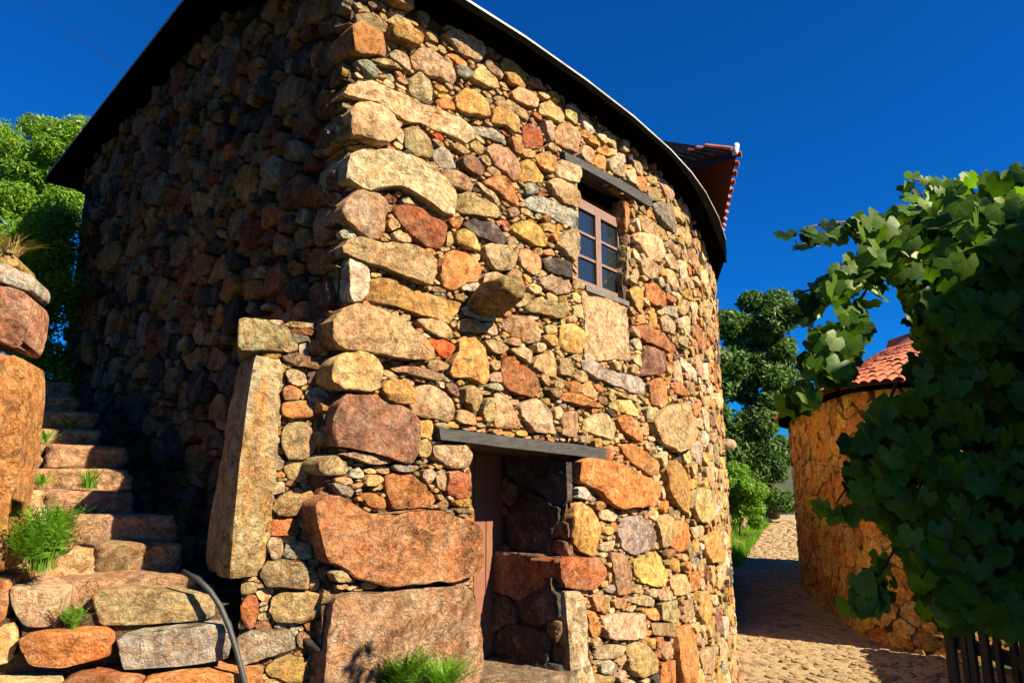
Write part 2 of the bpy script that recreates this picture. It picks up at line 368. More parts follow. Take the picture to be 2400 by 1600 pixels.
def stone_geo(surf, st, rng, proud=None, depth=0.07, hi=True, base=0.0, rough=1.0):
    cu, cz = st['c']; d, r = st['d'], st['r']; N = len(r); rad = st['rad']
    sc = min(rad, 0.30)
    pr = proud if proud is not None else rng.uniform(-0.005, 0.03)+0.022*min(rad/0.15, 1)
    if proud is None and rad < 0.05: pr = rng.uniform(-0.022, 0.010)
    er = min(0.16*st['ax'][1], 0.009)*rng.uniform(0.4, 1.6)
    big = rad > 0.17
    if hi: rings = [1.0, 1.0, 0.985, 0.94, 0.82, 0.66, 0.5, 0.34, 0.17] if big else [1.0, 1.0, 0.98, 0.92, 0.72, 0.48, 0.24]
    else: rings = [1.0, 0.965, 0.6]
    tl = rng.normal(0, 0.13, 2)*min(1, 0.09/rad); planes = []
    for _ in range((4 if rad < 0.30 else 2) if hi else 2):        # split faces: a few broad facets, crisp arrises
        a = rng.uniform(0, 2*math.pi); ext = float((d[:, 0]*r*math.cos(a)+d[:, 1]*r*math.sin(a)).max())
        o = rng.uniform(-0.25, 0.75)*ext; planes.append((math.cos(a), math.sin(a), o, min(rng.uniform(0.08, 0.55), 0.040/(ext-o+1e-4))))
    seed = rng.uniform(0, 100); vu, vz, vh = [], [], []
    f1 = 0.55/max(0.06, min(rad, .22))
    for ri, f in enumerate(rings):
        pu, pz = d[:, 0]*r*f, d[:, 1]*r*f
        H = pr+tl[0]*pu+tl[1]*pz
        for (a, b, o, k) in planes: H = np.minimum(H, pr+0.012-np.maximum(0, pu*a+pz*b-o)*k)
        H = np.maximum(H, -0.018)
        if hi:
            if ri == 0: h = np.full(N, -depth)
            elif ri == 1: h = H-er*rng.uniform(0.7, 1.3, N)
            elif ri == 2: h = H-er*0.40
            elif ri == 3: h = H-er*0.06
            else: h = H
        else:
            h = np.full(N, -depth) if ri == 0 else (H-er*0.4 if ri == 1 else H)
        if ri > 0:
            P = [(cu+a+seed, cz+b, seed) for a, b in zip(pu, pz)]
            n1 = np.array([fbm(q, f1, 3) for q in P]); n2 = np.array([1-abs(fbm(q, f1*3.1, 3))*2 for q in P])
            amp = (0.008+0.070*sc)*rough
            if ri >= (2 if hi else 1): h = h+n1*amp+(n2-0.6)*amp*0.45
            else:
                k = 1+0.05*n1; pu, pz = pu*k, pz*k
        vu.append(cu+pu); vz.append(cz+pz); vh.append(h)
    vu = np.concatenate(vu+[[cu]]); vz = np.concatenate(vz+[[cz]]); vh = np.concatenate(vh+[[vh[-1].mean()]])
    V = surf.to3(vu, vz, vh+base); F = []
    for i in range(len(rings)-1):
        for k in range(N):
            q = (i*N+k, i*N+(k+1) % N, (i+1)*N+(k+1) % N, (i+1)*N+k); F.append(q if surf.side > 0 else q[::-1])
    i = len(rings)-1; cidx = len(rings)*N
    for k in range(N):
        q = (i*N+k, i*N+(k+1) % N, cidx); F.append(q if surf.side > 0 else q[::-1])
    return V, F

def lay_stones(surf, stones, parent, rng, limit, mat, colf=None, depthf=None, proudf=None, name='stone', stuffname='small_stones', rough=1.0, minpx=9):
    """the largest in the picture become parts of their own, the rest one joined part"""
    for st in stones:
        p = surf.to3(*st['c']); q = project(p); st['px'] = 0.0
        if q and -60 < q[0] < 2460 and -60 < q[1] < 1660:
            f, n = surf.frame(st['c'][0]); v = np.array(p[:2])/np.linalg.norm(p[:2])
            st['px'] = st['area']*max(0.02, -np.dot(n, v))*(FPX/q[2])**2
    stones.sort(key=lambda s: -s['px'])
    mb = MB(); cnt = 0
    for i, st in enumerate(stones):
        depth = depthf(st) if depthf else 0.07
        V, F = stone_geo(surf, st, rng, proudf(st) if proudf else None, depth, st['px'] > 160, rough=rough)
        col = jitter(PAL[st['col']], rng) if not colf else colf(st)
        if cnt < limit and st['px'] > minpx*minpx:
            c = V.mean(0)
            o = link_mesh(name, V-c, F, mat, None, np.tile(col, (len(V), 1))); o.location = c
            o.data.set_sharp_from_angle(angle=math.radians(28))
            adopt(o, parent); cnt += 1
        else: mb.add(V, F, np.array(col))
    if mb.v:
        o = tag(mb.build(stuffname, mat, parent, True), kind='stuff'); o.data.set_sharp_from_angle(angle=math.radians(28))
    return cnt

def backing(surf, grid, name, mat, parent, h=-0.03, step=3, amp=0.02):
    lab, u0, z0, res = grid; nz, nu = lab.shape
    iu = np.arange(0, nu, step); iz = np.arange(0, nz, step)
    U, Z = np.meshgrid(u0+iu*res, z0+iz*res)
    Hn = np.array([fbm((a, b, 3.3), 6.0, 3) for a, b in zip(U.ravel(), Z.ravel())])*amp+h
    V = surf.to3(U.ravel(), Z.ravel(), Hn); w = len(iu); F = []
    for i in range(len(iz)-1):
        for j in range(w-1):
            blk = lab[iz[i]:iz[i+1]+1, iu[j]:iu[j+1]+1]
            if (blk == -1).mean() > 0.5: continue
            q = (i*w+j, i*w+j+1, (i+1)*w+j+1, (i+1)*w+j); F.append(q if surf.side > 0 else q[::-1])
    return link_mesh(name, V, F, mat, parent)

# traced outlines: crop origin and scale, then colour + points
TR = {}
def traced(key, ox, oy, sc, text):
    L = TR.setdefault(key, [])
    for line in text.strip().splitlines():
        c, *p = line.split(); v = np.array([float(q) for q in ' '.join(p).replace(',', ' ').split()]).reshape(-1, 2)
        L.append((c, v/sc+np.array([ox, oy])))
traced('front', 750, 0, 3.485, """
o 250,215 320,200 410,240 480,290 510,350 520,490 400,465 300,470 240,430
m 300,110 380,100 480,140 560,210 540,270 420,250 310,200
c 290,10 360,20 430,80 410,100 330,60
t 520,170 590,145 700,180 830,270 860,330 800,320 640,230
y 545,215 620,210 740,280 790,340 780,400 700,390 560,320
c 540,470 610,400 690,450 735,580 700,580 620,520
m 740,470 800,400 880,385 970,440 1060,540 1115,660 1090,690 980,650 850,620 770,560
c 725,650 800,600 900,640 940,700 920,820 860,860 790,820 730,740
c 190,760 230,690 340,650 440,660 560,740 700,790 850,850 1000,920 1150,970 1240,1030 1250,1130 1190,1170 1080,1120 940,1060 820,1010 690,990 560,900 440,830 340,800 200,830
c 220,930 280,850 370,850 480,880 560,950 610,1060 590,1150 520,1190 400,1180 230,1130
G 680,1060 760,1030 860,1070 910,1150 915,1260 880,1310 790,1270 710,1200
g 930,1230 1000,1200 1080,1260 1110,1340 1100,1390 1010,1370 940,1300
p 1140,1290 1210,1265 1290,1300 1340,1380 1310,1440 1220,1420 1150,1360
c 210,1290 300,1250 480,1245 640,1270 800,1330 930,1420 1020,1500 1080,1600 1065,1780 960,1740 860,1660 740,1590 600,1530 480,1545 440,1600 330,1570 190,1480
y 1110,790 1190,720 1290,760 1380,860 1385,960 1290,960 1180,930 1110,880
t 1220,640 1270,550 1370,600 1460,660 1470,720 1390,720 1300,700
o 1030,430 1090,430 1220,510 1210,545 1110,520
b 1100,540 1220,590 1225,650 1170,650 1110,600
m 1560,760 1600,720 1690,760 1780,820 1760,880 1680,870 1570,830
y 1400,900 1440,880 1540,910 1620,970 1615,1060 1590,1090 1500,1030 1405,1010
t 1430,830 1530,820 1640,870 1710,930 1690,990 1600,950 1490,900
t 1780,860 1850,820 1960,900 1980,980 1950,1010 1850,960 1780,930
r 1660,1040 1720,1000 1790,1080 1830,1180 1790,1220 1680,1210
b 1250,1020 1350,1040 1490,1110 1540,1160 1510,1200 1380,1130 1270,1090
o 1545,1130 1620,1130 1650,1200 1640,1270 1580,1230
m 1350,1230 1400,1180 1520,1230 1610,1310 1650,1400 1600,1490 1530,1440 1440,1370 1380,1300
m 1910,1100 1960,1010 2060,1060 2090,1130 2090,1270 2000,1220 1930,1170
y 1740,1280 1800,1250 1880,1290 1920,1360 1890,1420 1800,1370
b 290,500 370,500 440,580 470,650 430,640 350,570
G 400,490 480,480 580,520 600,560 500,545
b 510,560 570,570 620,640 610,680 540,620
o 620,570 700,600 710,640 650,620
o 950,820 1020,800 1090,860 1090,910 1010,890 950,860
R 920,1095 980,1090 1020,1150 960,1140
c 590,960 650,960 690,1010 660,1040 600,1000
c 620,1050 650,1040 690,1110 670,1180 630,1140
t 1050,1180 1150,1190 1240,1240 1180,1260 1080,1220
c 1810,1000 1860,1000 1910,1100 1890,1170 1840,1120
y 240,1180 340,1190 480,1220 440,1250 280,1220
""")
traced('front', 740, 400, 3.485, """
o 1360,100 1450,50 1530,60 1610,130 1650,230 1660,290 1580,260 1480,190 1400,140
G 1140,200 1230,180 1380,230 1480,300 1520,350 1480,390 1300,370 1150,330
m 300,180 400,175 490,230 570,310 550,350 530,430 540,500 480,580 390,540 300,480 210,400 180,340 230,250
r 640,290 760,275 880,310 930,380 1075,430 1060,560 1010,640 900,610 780,540 700,470 650,370
w 200,490 260,470 330,520 320,550 230,540
t 190,640 240,570 360,560 480,590 620,600 760,620 880,680 940,730 950,850 910,945 800,920 640,850 480,790 330,740 200,690
o 1010,780 1060,690 1120,650 1230,680 1310,730 1340,820 1320,900 1220,920 1130,980 1050,960 1010,860
y 1130,510 1200,480 1280,520 1330,610 1320,670 1230,640 1140,590
k 1190,440 1280,400 1400,420 1500,480 1560,570 1520,610 1410,580 1310,530 1220,470
y 1590,490 1650,420 1720,410 1820,470 1890,570 1880,620 1790,620 1690,560
m 1360,610 1420,600 1560,630 1640,700 1610,790 1520,830 1430,800 1380,710
t 1670,640 1740,640 1850,710 1850,790 1810,855 1720,830 1670,770
y 420,1020 450,900 540,880 640,900 760,950 900,1000 1060,1050 1150,1070 1210,1080 1150,1180 1080,1250 960,1210 820,1160 660,1110 520,1080 430,1060
w 250,720 300,720 400,800 410,900 400,1010 330,1080 250,1080 235,980 245,850
t 120,1230 200,1140 320,1100 460,1120 600,1180 740,1270 860,1360 930,1460 930,1540 800,1550 650,1540 480,1500 330,1470 200,1460 130,1380
m 830,1220 930,1210 1040,1250 1100,1310 1110,1370 1010,1370 890,1290
R 930,1380 1000,1370 1100,1410 1145,1440 1100,1520 1040,1530 970,1460
G 1520,1240 1600,1180 1700,1180 1780,1230 1820,1310 1810,1400 1740,1410 1640,1370 1540,1300
G 1700,1120 1790,1050 1900,1070 2020,1110 2060,1160 1990,1210 1880,1190 1770,1160
c 1810,880 1900,860 2020,900 2090,940 2080,1000 1960,1010 1830,950
w 1180,940 1310,925 1290,1000 1200,975
t 1130,1000 1240,1020 1230,1060 1140,1040
k 1860,720 1960,720 2080,770 2090,880 1960,850 1870,800
y 1820,440 1900,430 2000,480 1980,510 1870,490
o 1860,650 1940,640 1980,690 1900,690
r 1480,410 1560,400 1600,460 1540,450
c 1310,80 1380,130 1520,270 1500,300 1400,210 1320,120
r 530,220 600,190 680,230 640,270 570,250
c 700,220 780,230 870,290 800,280 720,260
t 1070,500 1110,500 1120,590 1080,630 1060,560
""")
traced('front', 1150, 200, 3.485, """
g 275,960 340,900 440,920 560,980 700,1050 725,1110 720,1165 620,1140 480,1070 330,1020
y 190,700 280,600 370,650 460,730 440,790 340,800 230,770
c 560,610 620,600 700,670 715,740 690,810 590,780 520,720
t 460,790 530,760 640,810 720,880 730,960 690,1000 590,970 500,880
g 280,800 340,790 385,850 370,890 300,880
c 720,570 750,490 810,500 830,570 800,650 740,600
o 840,620 870,560 930,590 950,650 940,710 870,670
y 710,390 740,365 830,440 900,490 860,510 780,460
c 960,620 1010,570 1060,680 1070,770 1010,730 970,690
c 1080,700 1150,690 1190,790 1190,840 1120,800
o 1190,750 1250,740 1280,830 1270,880 1210,850
G 1290,830 1360,840 1400,910 1380,950 1300,930
g 1310,980 1370,950 1440,1000 1480,1080 1510,1170 1500,1220 1420,1160 1350,1070
t 1210,1060 1290,1080 1420,1190 1460,1270 1360,1250 1240,1180
c 1150,1230 1200,1205 1310,1220 1400,1290 1420,1370 1360,1440 1290,1420 1220,1330
c 1420,1390 1470,1370 1530,1450 1520,1530 1450,1490
t 1520,1180 1570,1150 1620,1220 1640,1320 1600,1320 1550,1240
c 540,1290 600,1200 660,1180 710,1210 720,1350 680,1450 600,1390
t 1470,990 1520,1010 1580,1090 1560,1130 1490,1070
""")
traced('front', 1200, 560, 3.136, """
m 510,380 600,380 730,440 860,500 870,640 870,900 760,880 640,900 530,890 540,600
g 500,900 560,890 680,950 800,990 940,1010 1000,1060 980,1140 880,1130 740,1070 600,1020 520,960
c 690,1060 800,1130 940,1180 980,1210 880,1180 750,1130
y 340,640 430,620 530,660 530,760 490,850 400,830 340,790
c 440,490 520,480 530,600 450,560
o 350,1180 380,1130 480,1140 590,1190 680,1230 640,1240 500,1220
c 540,1340 600,1290 680,1280 740,1340 770,1400 750,1480 680,1460 600,1440 530,1400
o 760,1320 830,1290 890,1330 940,1430 940,1500 880,1470 800,1400
t 720,1230 780,1180 880,1190 940,1260 930,1310 830,1280
t 1030,1350 1060,1280 1200,1210 1280,1220 1330,1330 1340,1420 1310,1520 1180,1568 1080,1500
o 1020,1060 1080,1020 1140,1060 1160,1200 1100,1240 1030,1210
p 975,780 1050,790 1120,830 1120,960 1080,1000 950,1000
o 980,330 1030,330 1115,410 1110,500 1050,490 985,440
r 890,640 980,630 1100,700 1220,800 1180,850 1080,790 980,750
c 1130,220 1200,220 1220,330 1200,400 1140,320
r 1120,390 1200,440 1195,470 1120,450
c 1070,580 1130,560 1200,640 1200,720 1110,670
g 1120,490 1200,500 1230,570 1200,590 1130,540
w 1240,790 1260,800 1250,880 1340,980 1360,1060 1300,1020 1240,920
w 1400,920 1420,910 1430,1030 1400,1040
c 1310,460 1350,470 1350,640 1320,620
o 1170,1060 1230,1050 1280,1120 1270,1160 1200,1130
""")
traced('front', 980, 780, 5.2275, """
y 480,100 570,30 660,60 750,140 810,240 840,360 830,520 790,640 680,600 560,540 400,560 360,480 380,390 420,300 470,230
t 1390,420 1450,290 1600,210 1660,260 1700,400 1690,540 1600,540 1480,480
G 1680,300 1780,320 1880,390 1910,460 1860,540 1720,520 1690,420
o 1000,580 1010,400 1060,310 1170,290 1220,400 1300,410 1400,500 1510,590 1490,720 1420,780 1330,780 1200,740 1100,710 1040,660
c 800,100 880,80 1010,130 1090,190 1020,260 900,250 850,190
c 1110,200 1220,180 1330,200 1410,250 1390,370 1320,360 1220,290
p 1570,700 1650,670 1740,690 1730,790 1640,800
t 930,750 1000,730 1090,790 1130,860 1160,980 1200,1080 1250,1170 1150,1180 950,1160 930,950
c 1230,900 1300,840 1420,800 1520,870 1620,930 1670,1010 1640,1090 1690,1230 1550,1230 1420,1230 1340,1140 1240,1010
m 1750,1100 1780,980 1880,960 1960,970 1970,1120 1950,1270 1830,1270 1750,1240
G -90,720 0,650 100,630 220,650 340,730 430,800 465,920 440,1070 330,1080 150,1040 -20,1000 -100,930
t 540,720 600,640 680,660 760,720 800,770 720,900 700,980 640,960 630,870 550,850
G 820,800 900,800 915,950 890,1080 810,1090 780,980
t 470,950 520,940 600,980 680,1000 730,1090 720,1140 560,1130 460,1090
p 330,620 440,610 480,700 500,800 440,760 350,700
w 240,590 330,600 310,690
t 880,370 940,320 1000,350 1010,420 940,470 890,430
m 870,560 940,480 1000,490 1010,600 870,610
g 810,650 900,620 1010,640 1030,700 900,700
c 1150,840 1200,780 1270,830 1190,890
c 1490,760 1530,700 1560,790 1520,810
""")
traced('front', 460, 720, 3.0157, """
t 940,440 960,370 1020,330 1120,320 1230,350 1290,420 1290,500 1270,580 1180,600 1050,590 980,570 930,510
p 980,680 1040,620 1160,610 1260,630 1330,690 1440,700 1510,740 1550,800 1550,900 1540,1040 1500,1110 1380,1080 1230,1030 1080,1000 980,990 950,900 950,790
y 1290,570 1350,510 1450,530 1510,600 1500,680 1420,690 1330,640
p 1350,430 1500,420 1650,450 1740,480 1720,530 1560,490 1400,450
c 1670,980 1760,975 1900,980 1940,1030 1930,1110 1880,1150 1760,1120 1670,1060
y 1560,800 1660,800 1670,860 1650,920 1570,920
t 1560,960 1620,930 1650,1000 1620,1060 1560,1050
m 840,1100 900,1050 1000,1060 1060,1100 1070,1160 1000,1190 900,1180 860,1150
w 1080,1190 1150,1120 1190,1170 1180,1220
o 1340,1200 1400,1170 1530,1180 1600,1250 1690,1330 1700,1380 1640,1410 1520,1415 1400,1420 1340,1300
c 1590,1160 1640,1140 1690,1180 1640,1260 1600,1210
m 1700,1170 1750,1140 1770,1200 1760,1300 1700,1270
r 1770,1170 1850,1150 1950,1190 1940,1340 1860,1350 1780,1310
g 960,1240 1010,1240 1100,1290 1090,1340 1010,1310
o 1160,1320 1240,1310 1330,1350 1330,1430 1220,1410
c 1010,1040 1120,1030 1270,1060 1380,1090 1300,1110 1150,1080
g 1370,1110 1480,1120 1580,1130 1500,1170 1400,1150
m 1710,1390 1780,1350 1800,1400 1740,1440
""")
traced('front', 700, 1080, 3.015, """
q 110,300 180,240 260,240 340,260 420,310 460,370 620,370 760,350 880,340 980,350 1080,400 1200,440 1270,520 1300,620 1280,740 1200,800 1060,840 900,850 760,860 640,885 520,850 380,820 300,750 200,710 170,600 130,450
s 240,950 360,930 520,930 740,920 880,900 1060,880 1200,870 1240,950 1270,1150 1300,1350 1270,1480 1240,1600 1200,1700 160,1700 160,1560 180,1300 210,1100
y 1090,280 1230,270 1245,320 1120,320
G 1090,340 1230,340 1240,370 1110,365
c 1060,870 1130,820 1230,840 1220,890 1080,885
""")
traced('front', 1200, 1000, 2.6125, """
o 390,220 440,180 560,210 660,240 780,300 880,350 890,420 850,490 740,490 640,500 560,450 500,380 400,330
w 385,370 440,370 475,430 460,450 390,430
y 360,560 380,470 430,455 500,510 545,620 530,720 500,800 420,760 370,690
g 640,640 690,560 760,545 830,600 865,680 820,750 740,790 670,740
r 280,830 320,800 420,800 520,800 590,870 580,920 490,1000 380,990 310,980 280,900
c 310,1010 400,1000 440,1060 440,1250 450,1400 470,1560 470,1700 380,1700 330,1500 320,1300
m 600,770 670,770 720,830 710,960 730,1020 640,1030 620,900
y 740,820 870,745 920,800 960,910 950,970 880,980 790,950 740,900
c 550,1160 650,1140 810,1140 820,1220 810,1290 660,1300 570,1290 540,1220
o 490,1040 540,1010 575,1080 560,1140 500,1120
o 455,1120 500,1130 530,1250 500,1300 460,1230
G 860,1200 960,1200 1000,1240 980,1280 870,1270
t 900,1080 1000,1060 1040,1150 980,1200 910,1170
m 1040,1070 1110,1050 1120,1140 1060,1200 1030,1180
c 500,1370 600,1330 690,1340 680,1400 560,1420 500,1410
t 690,1360 760,1310 840,1350 900,1430 890,1490 780,1530 700,1470
g 520,1450 580,1420 640,1470 620,1520 540,1510
o 1000,1240 1080,1200 1120,1280 1130,1400 1100,1560 1030,1560 1000,1400
c 910,1330 960,1310 980,1380 940,1430 910,1390
G 1140,1370 1230,1340 1250,1420 1220,1510 1170,1510
o 660,110 740,105 830,160 910,220 900,290 840,300 740,230 690,180
y 920,260 980,200 1040,250 1070,330 1070,470 1050,530 980,470 930,380
t 1090,400 1160,370 1230,430 1220,540 1170,590 1110,570 1080,500
t 880,570 930,530 990,570 950,720 900,740
o 960,640 1010,570 1080,600 1070,740 1010,770 960,720
y 1160,690 1230,630 1260,720 1270,820 1200,830 1170,760
t 960,940 1040,900 1090,980 1080,1020 990,1030
c 530,520 620,500 660,550 600,580 540,560
o 550,130 610,110 630,180 600,220 560,190
G 690,1060 800,1030 890,1060 880,1100 780,1090
o 810,1120 890,1110 910,1180 840,1180
t 610,1070 660,1040 710,1090 650,1120
o 910,1440 1000,1430 1010,1600 900,1600
t 500,1520 580,1500 640,1540 600,1600 490,1600
y 1130,1010 1200,1000 1230,1120 1180,1220 1130,1150
c 1090,620 1160,600 1180,640 1100,680
""")
traced('gable', 100, 200, 2.613, """
o 890,1190 910,1090 1000,1030 1050,1060 1030,1160 960,1200
m 1150,850 1170,770 1220,755 1260,770 1240,860 1160,935
m 1040,720 1110,680 1110,730 1070,790
y 330,1060 380,1000 480,960 510,1020 460,1110 390,1150
t 1250,1050 1330,980 1390,1020 1360,1080 1260,1110
p 1540,240 1620,150 1690,140 1690,240 1620,320 1530,330
o 1710,200 1710,90 1800,40 1829,100 1800,200
y 1450,170 1560,90 1630,90 1600,150 1480,200
p 1640,1380 1660,1230 1750,1190 1780,1290 1760,1390 1680,1420
y 1640,1110 1680,1010 1740,1010 1760,1090 1720,1170 1660,1170
o 1510,1130 1560,1080 1620,1120 1590,1190
p 1500,750 1520,620 1590,560 1640,600 1620,700 1560,750
o 1440,960 1480,900 1530,960 1520,1040 1450,1010
""")
traced('gate', 460, 720, 3.0157, """
c 620,120 700,95 820,85 835,140 700,135
r 670,160 720,140 840,160 850,200 700,190
o 830,170 940,190 960,230 850,220
o 800,250 860,230 960,260 980,320 900,350 810,340
w 740,250 790,250 790,350 745,350
p 600,350 700,330 830,370 930,400 920,440 800,430 640,390
c 640,460 680,430 760,470 790,530 720,560 660,520
p 795,460 880,450 910,500 900,560 800,540
o 620,580 680,560 740,600 740,650 630,660
g 770,580 870,570 945,640 900,680 800,660
o 620,680 700,660 880,690 900,730 800,780 690,790 610,770
G 610,880 650,820 750,810 820,860 855,950 820,1020 760,1080 670,1080 610,990
y 820,820 880,800 885,890 840,880
o 865,960 900,940 920,1020 870,1050
t 620,1100 700,1080 810,1095 820,1160 740,1230 650,1210
""")
traced('gate', 580, 1060, 2.903, """
t 165,380 230,300 340,230 430,270 450,330 380,400 300,430 200,420
o 155,520 170,460 320,450 340,510 330,560 230,570 160,560
c 130,640 150,590 220,575 240,650 220,720 180,730
g 250,700 270,620 330,605 420,620 435,690 410,720 300,720
c 240,570 320,570 320,600 240,600
G 90,830 130,740 250,730 400,740 415,840 410,920 250,910 140,910
t 415,800 450,770 490,850 480,930 425,930
w 550,860 640,890 660,930 580,930
o 370,560 400,500 430,520 430,600 380,600
c 385,430 425,420 430,470 390,490
t 150,1080 170,990 260,950 400,950 510,970 530,1040 490,1120 380,1150 200,1150
o 380,1170 440,1130 510,1150 520,1190 430,1215
w 290,1160 340,1160 340,1230 310,1240
r 0,980 50,970 80,1030 60,1130 20,1200 -30,1150 -40,1060
o 60,1170 120,1150 160,1180 150,1210 70,1200
g 0,1230 80,1210 280,1200 310,1270 310,1340 200,1360 60,1400 -60,1430 -60,1270
t 345,1250 390,1220 460,1290 470,1340 420,1360 350,1310
p 465,1230 520,1220 530,1290 500,1310
y 130,1470 180,1410 300,1380 390,1400 430,1480 420,1550 300,1560 220,1530 140,1510
r 0,1430 60,1420 110,1470 80,1560 0,1560
t 420,1380 480,1390 480,1460 430,1450
""")
traced('gate', 0, 1000, 2.613, """
t 1370,960 1440,930 1580,960 1570,1010 1400,1030
""")
traced('sill', 0, 1000, 2.613, """
s 560,1020 700,985 1000,1000 1315,1030 1320,1140 1250,1180 900,1200 620,1210
c 80,965 380,1000 375,1100 330,1220 150,1220 90,1100
o 150,1250 400,1225 680,1215 710,1280 700,1370 420,1440 220,1430
g 750,1270 900,1225 1300,1180 1400,1175 1430,1270 1400,1390 1180,1420 900,1440 780,1450
r 430,1510 520,1470 700,1460 900,1475 910,1700 420,1700
o 920,1490 1100,1450 1400,1450 1610,1455 1610,1600 1500,1700 920,1700
c 0,1520 200,1505 400,1500 380,1700 -200,1700 -200,1530
o -200,930 60,930 70,1060 20,1200 -200,1210
t 40,1190 120,1180 140,1270 100,1420 -200,1480 -200,1230 0,1230
""")
traced('post', 0, 0, 1.0, """
o -80,833 8,833 61,837 90,850 96,905 84,1000 68,1115 54,1199 40,1337 -80,1345
""")
traced('post', 0, 500, 2.613, """
m -200,440 60,445 150,470 250,510 285,570 270,680 240,790 215,840 150,830 0,790 -200,780
c -200,330 30,320 150,340 290,400 285,500 240,490 100,440 -200,410
y -200,190 0,190 100,230 170,270 185,330 100,325 -200,310
""")
# ------------------------------------------------------------------ terrain
CX, CY = -1.0987, 4.3618                # house corner in plan
AL = math.radians(-44.6); DL = np.array([math.sin(AL), math.cos(AL)]); NL = np.array([-DL[1], DL[0]])
def terrain(x, y):
    z = -1.62 - 1.33*smooth(2.5, 11.0, y)
    if y > 24: z += 0.55*smooth(24, 45, y)
    # hillside on the left of the stepped alley
    s = (x-CX)*DL[0]+(y-CY)*DL[1]; w = (x-CX)*NL[0]+(y-CY)*NL[1]     # along / away from the gable
    hill = (-1.30+0.43*max(-0.5, min(s, 5.0)))*smooth(-0.3, 0.15, w)*smooth(-0.2, 1.0, s)
    if s > -0.2 and w > -0.3: z = z*(1-smooth(-0.2, 1.0, s)*smooth(-0.3, 0.15, w))+hill
    far = math.hypot(x, y)
    if far > 60: z += (far-60)*0.05
    if y > 33 and x < 0.33*y: z += 0.9*smooth(0, 6, 0.33*y-x)
    return z
gx = np.concatenate([-np.geomspace(600, 14, 22), np.arange(-13, 26, 0.5), np.geomspace(27, 600, 22)])
gy = np.concatenate([-np.geomspace(300, 6, 12), np.arange(-5, 50, 0.5), np.geomspace(52, 900, 22)])
V = [(x, y, terrain(x, y)+0.03*fbm((x, y, 0), 0.9, 3)) for y in gy for x in gx]; w = len(gx)
F = [(i*w+j, i*w+j+1, (i+1)*w+j+1, (i+1)*w+j) for i in range(len(gy)-1) for j in range(w-1)]
tag(link_mesh('ground', V, F, M_GROUND), kind='structure')

# ------------------------------------------------------------------ stone house
us = np.arange(-0.32, 13.0, 0.04)
az = np.radians(np.interp(us, [0, 1.0, 1.5, 3, 4.2, 5.5, 7, 8.5, 10, 12, 14], [46, 46, 43, 39, 34, 27, 22, 15, 5, -15, -40]))
X = np.cumsum(np.sin(az))*.04; Y = np.cumsum(np.cos(az))*.04; i0 = int(np.argmin(np.abs(us)))
X += CX-X[i0]; Y += CY-Y[i0]
FRONT = Surf(np.stack([X, Y], 1), 1, us[0])
GABLE = Surf([np.array([CX, CY])+DL*s for s in np.arange(0, 9.0, 0.1)], -1)
DG = np.array([math.sin(math.radians(70)), math.cos(math.radians(70))])
GATE0 = np.array([CX, CY])+DL*0.13+np.array([0.10, 0.037])
GATE = Surf([GATE0-DG*s for s in np.arange(0, 4.0, 0.05)], -1)

house = tag(empty('stone_house', (CX, CY, -1.7)), 'tall rubble stone house with curved front wall, dark door and small window', 'house')
rng = np.random.default_rng(5)
fpx = lambda L, S=FRONT: [S.hit(*p) for p in L]
DOOR = fpx([(1102, 1020), (1352, 1055), (1350, 1160), (1338, 1172), (1340, 1300), (1308, 1308), (1308, 1384), (1319, 1388), (1324, 1500), (1328, 1600), (1133, 1600), (1110, 1200)])
DOORLINT = fpx([(1020, 1003), (1412, 1052), (1410, 1078), (1024, 1032)])
WIN = fpx([(1355, 392), (1476, 470), (1471, 704), (1357, 659)])
WINLINT = fpx([(1315, 356), (1522, 468), (1518, 487), (1318, 374)])
polys = [(c, np.array([FRONT.hit(*p) for p in v])) for c, v in TR['front']]
WF = dict(c=6, t=10, o=3.5, y=5, m=4, p=.8, r=.6, G=1.8, g=.8, w=.8, b=.2, k=.5)
def zone(u, z, r):
    if u-r < 0.02: return False
    if r < 0.03 and (2.05 < u < 2.42 and z < 0.3 or 3.3 < u < 3.55 and 1.6 < z < 2.9): return False
    if r < 0.035 and (u > 5.2 or z < -1.75): return False
    if r < 0.02 and (u > 3.6 or z < -1.6): return False
    return True
top = [(4.4, 3.50), (5.6, 3.36), (8.0, 3.15), (9.5, 3.1), (9.5, 4), (4.4, 4)]
stones, grid = pack(FRONT, -0.24, 8.9, -3.2, 3.52, 0.008, polys, [DOOR, DOORLINT, WIN, WINLINT, top],
    [(.17, 200), (.13, 900), (.095, 2600), (.068, 7000), (.049, 14000), (.035, 26000), (.025, 40000), (.018, 50000), (.013, 40000)], WF, rng, grow=1, gap=0.0075, zone=zone, aspect=(1.0, 2.7))
fw = backing(FRONT, (grid[0][:, 30:], grid[1]+0.24, grid[2], grid[3]), 'front_wall', M_MORTAR, house, h=-0.055, step=4)
def dF(st):
    u, z = st['c']; e = st['ax'][0]
    if st['rad'] < 0.05: return 0.07
    if u-e < 0.10: return 0.34
    if 2.0 < u-e < 2.5 and z < 0.35: return 0.30
    return 0.11
def pF(st):
    u, z = st['c']; r = st['rad']
    if 2.4 < u < 3.5 and 0.9 < z < 1.75 and r > 0.18: return 0.012
    if r > 0.3: return 0.075 if z > -1.0 else 0.045
    if u < 0.45 and r > 0.1: return 0.06+0.03*float(rng.random())
    return None
lay_stones(FRONT, stones, fw, rng, 300, M_STONE, depthf=dF, proudf=pF)

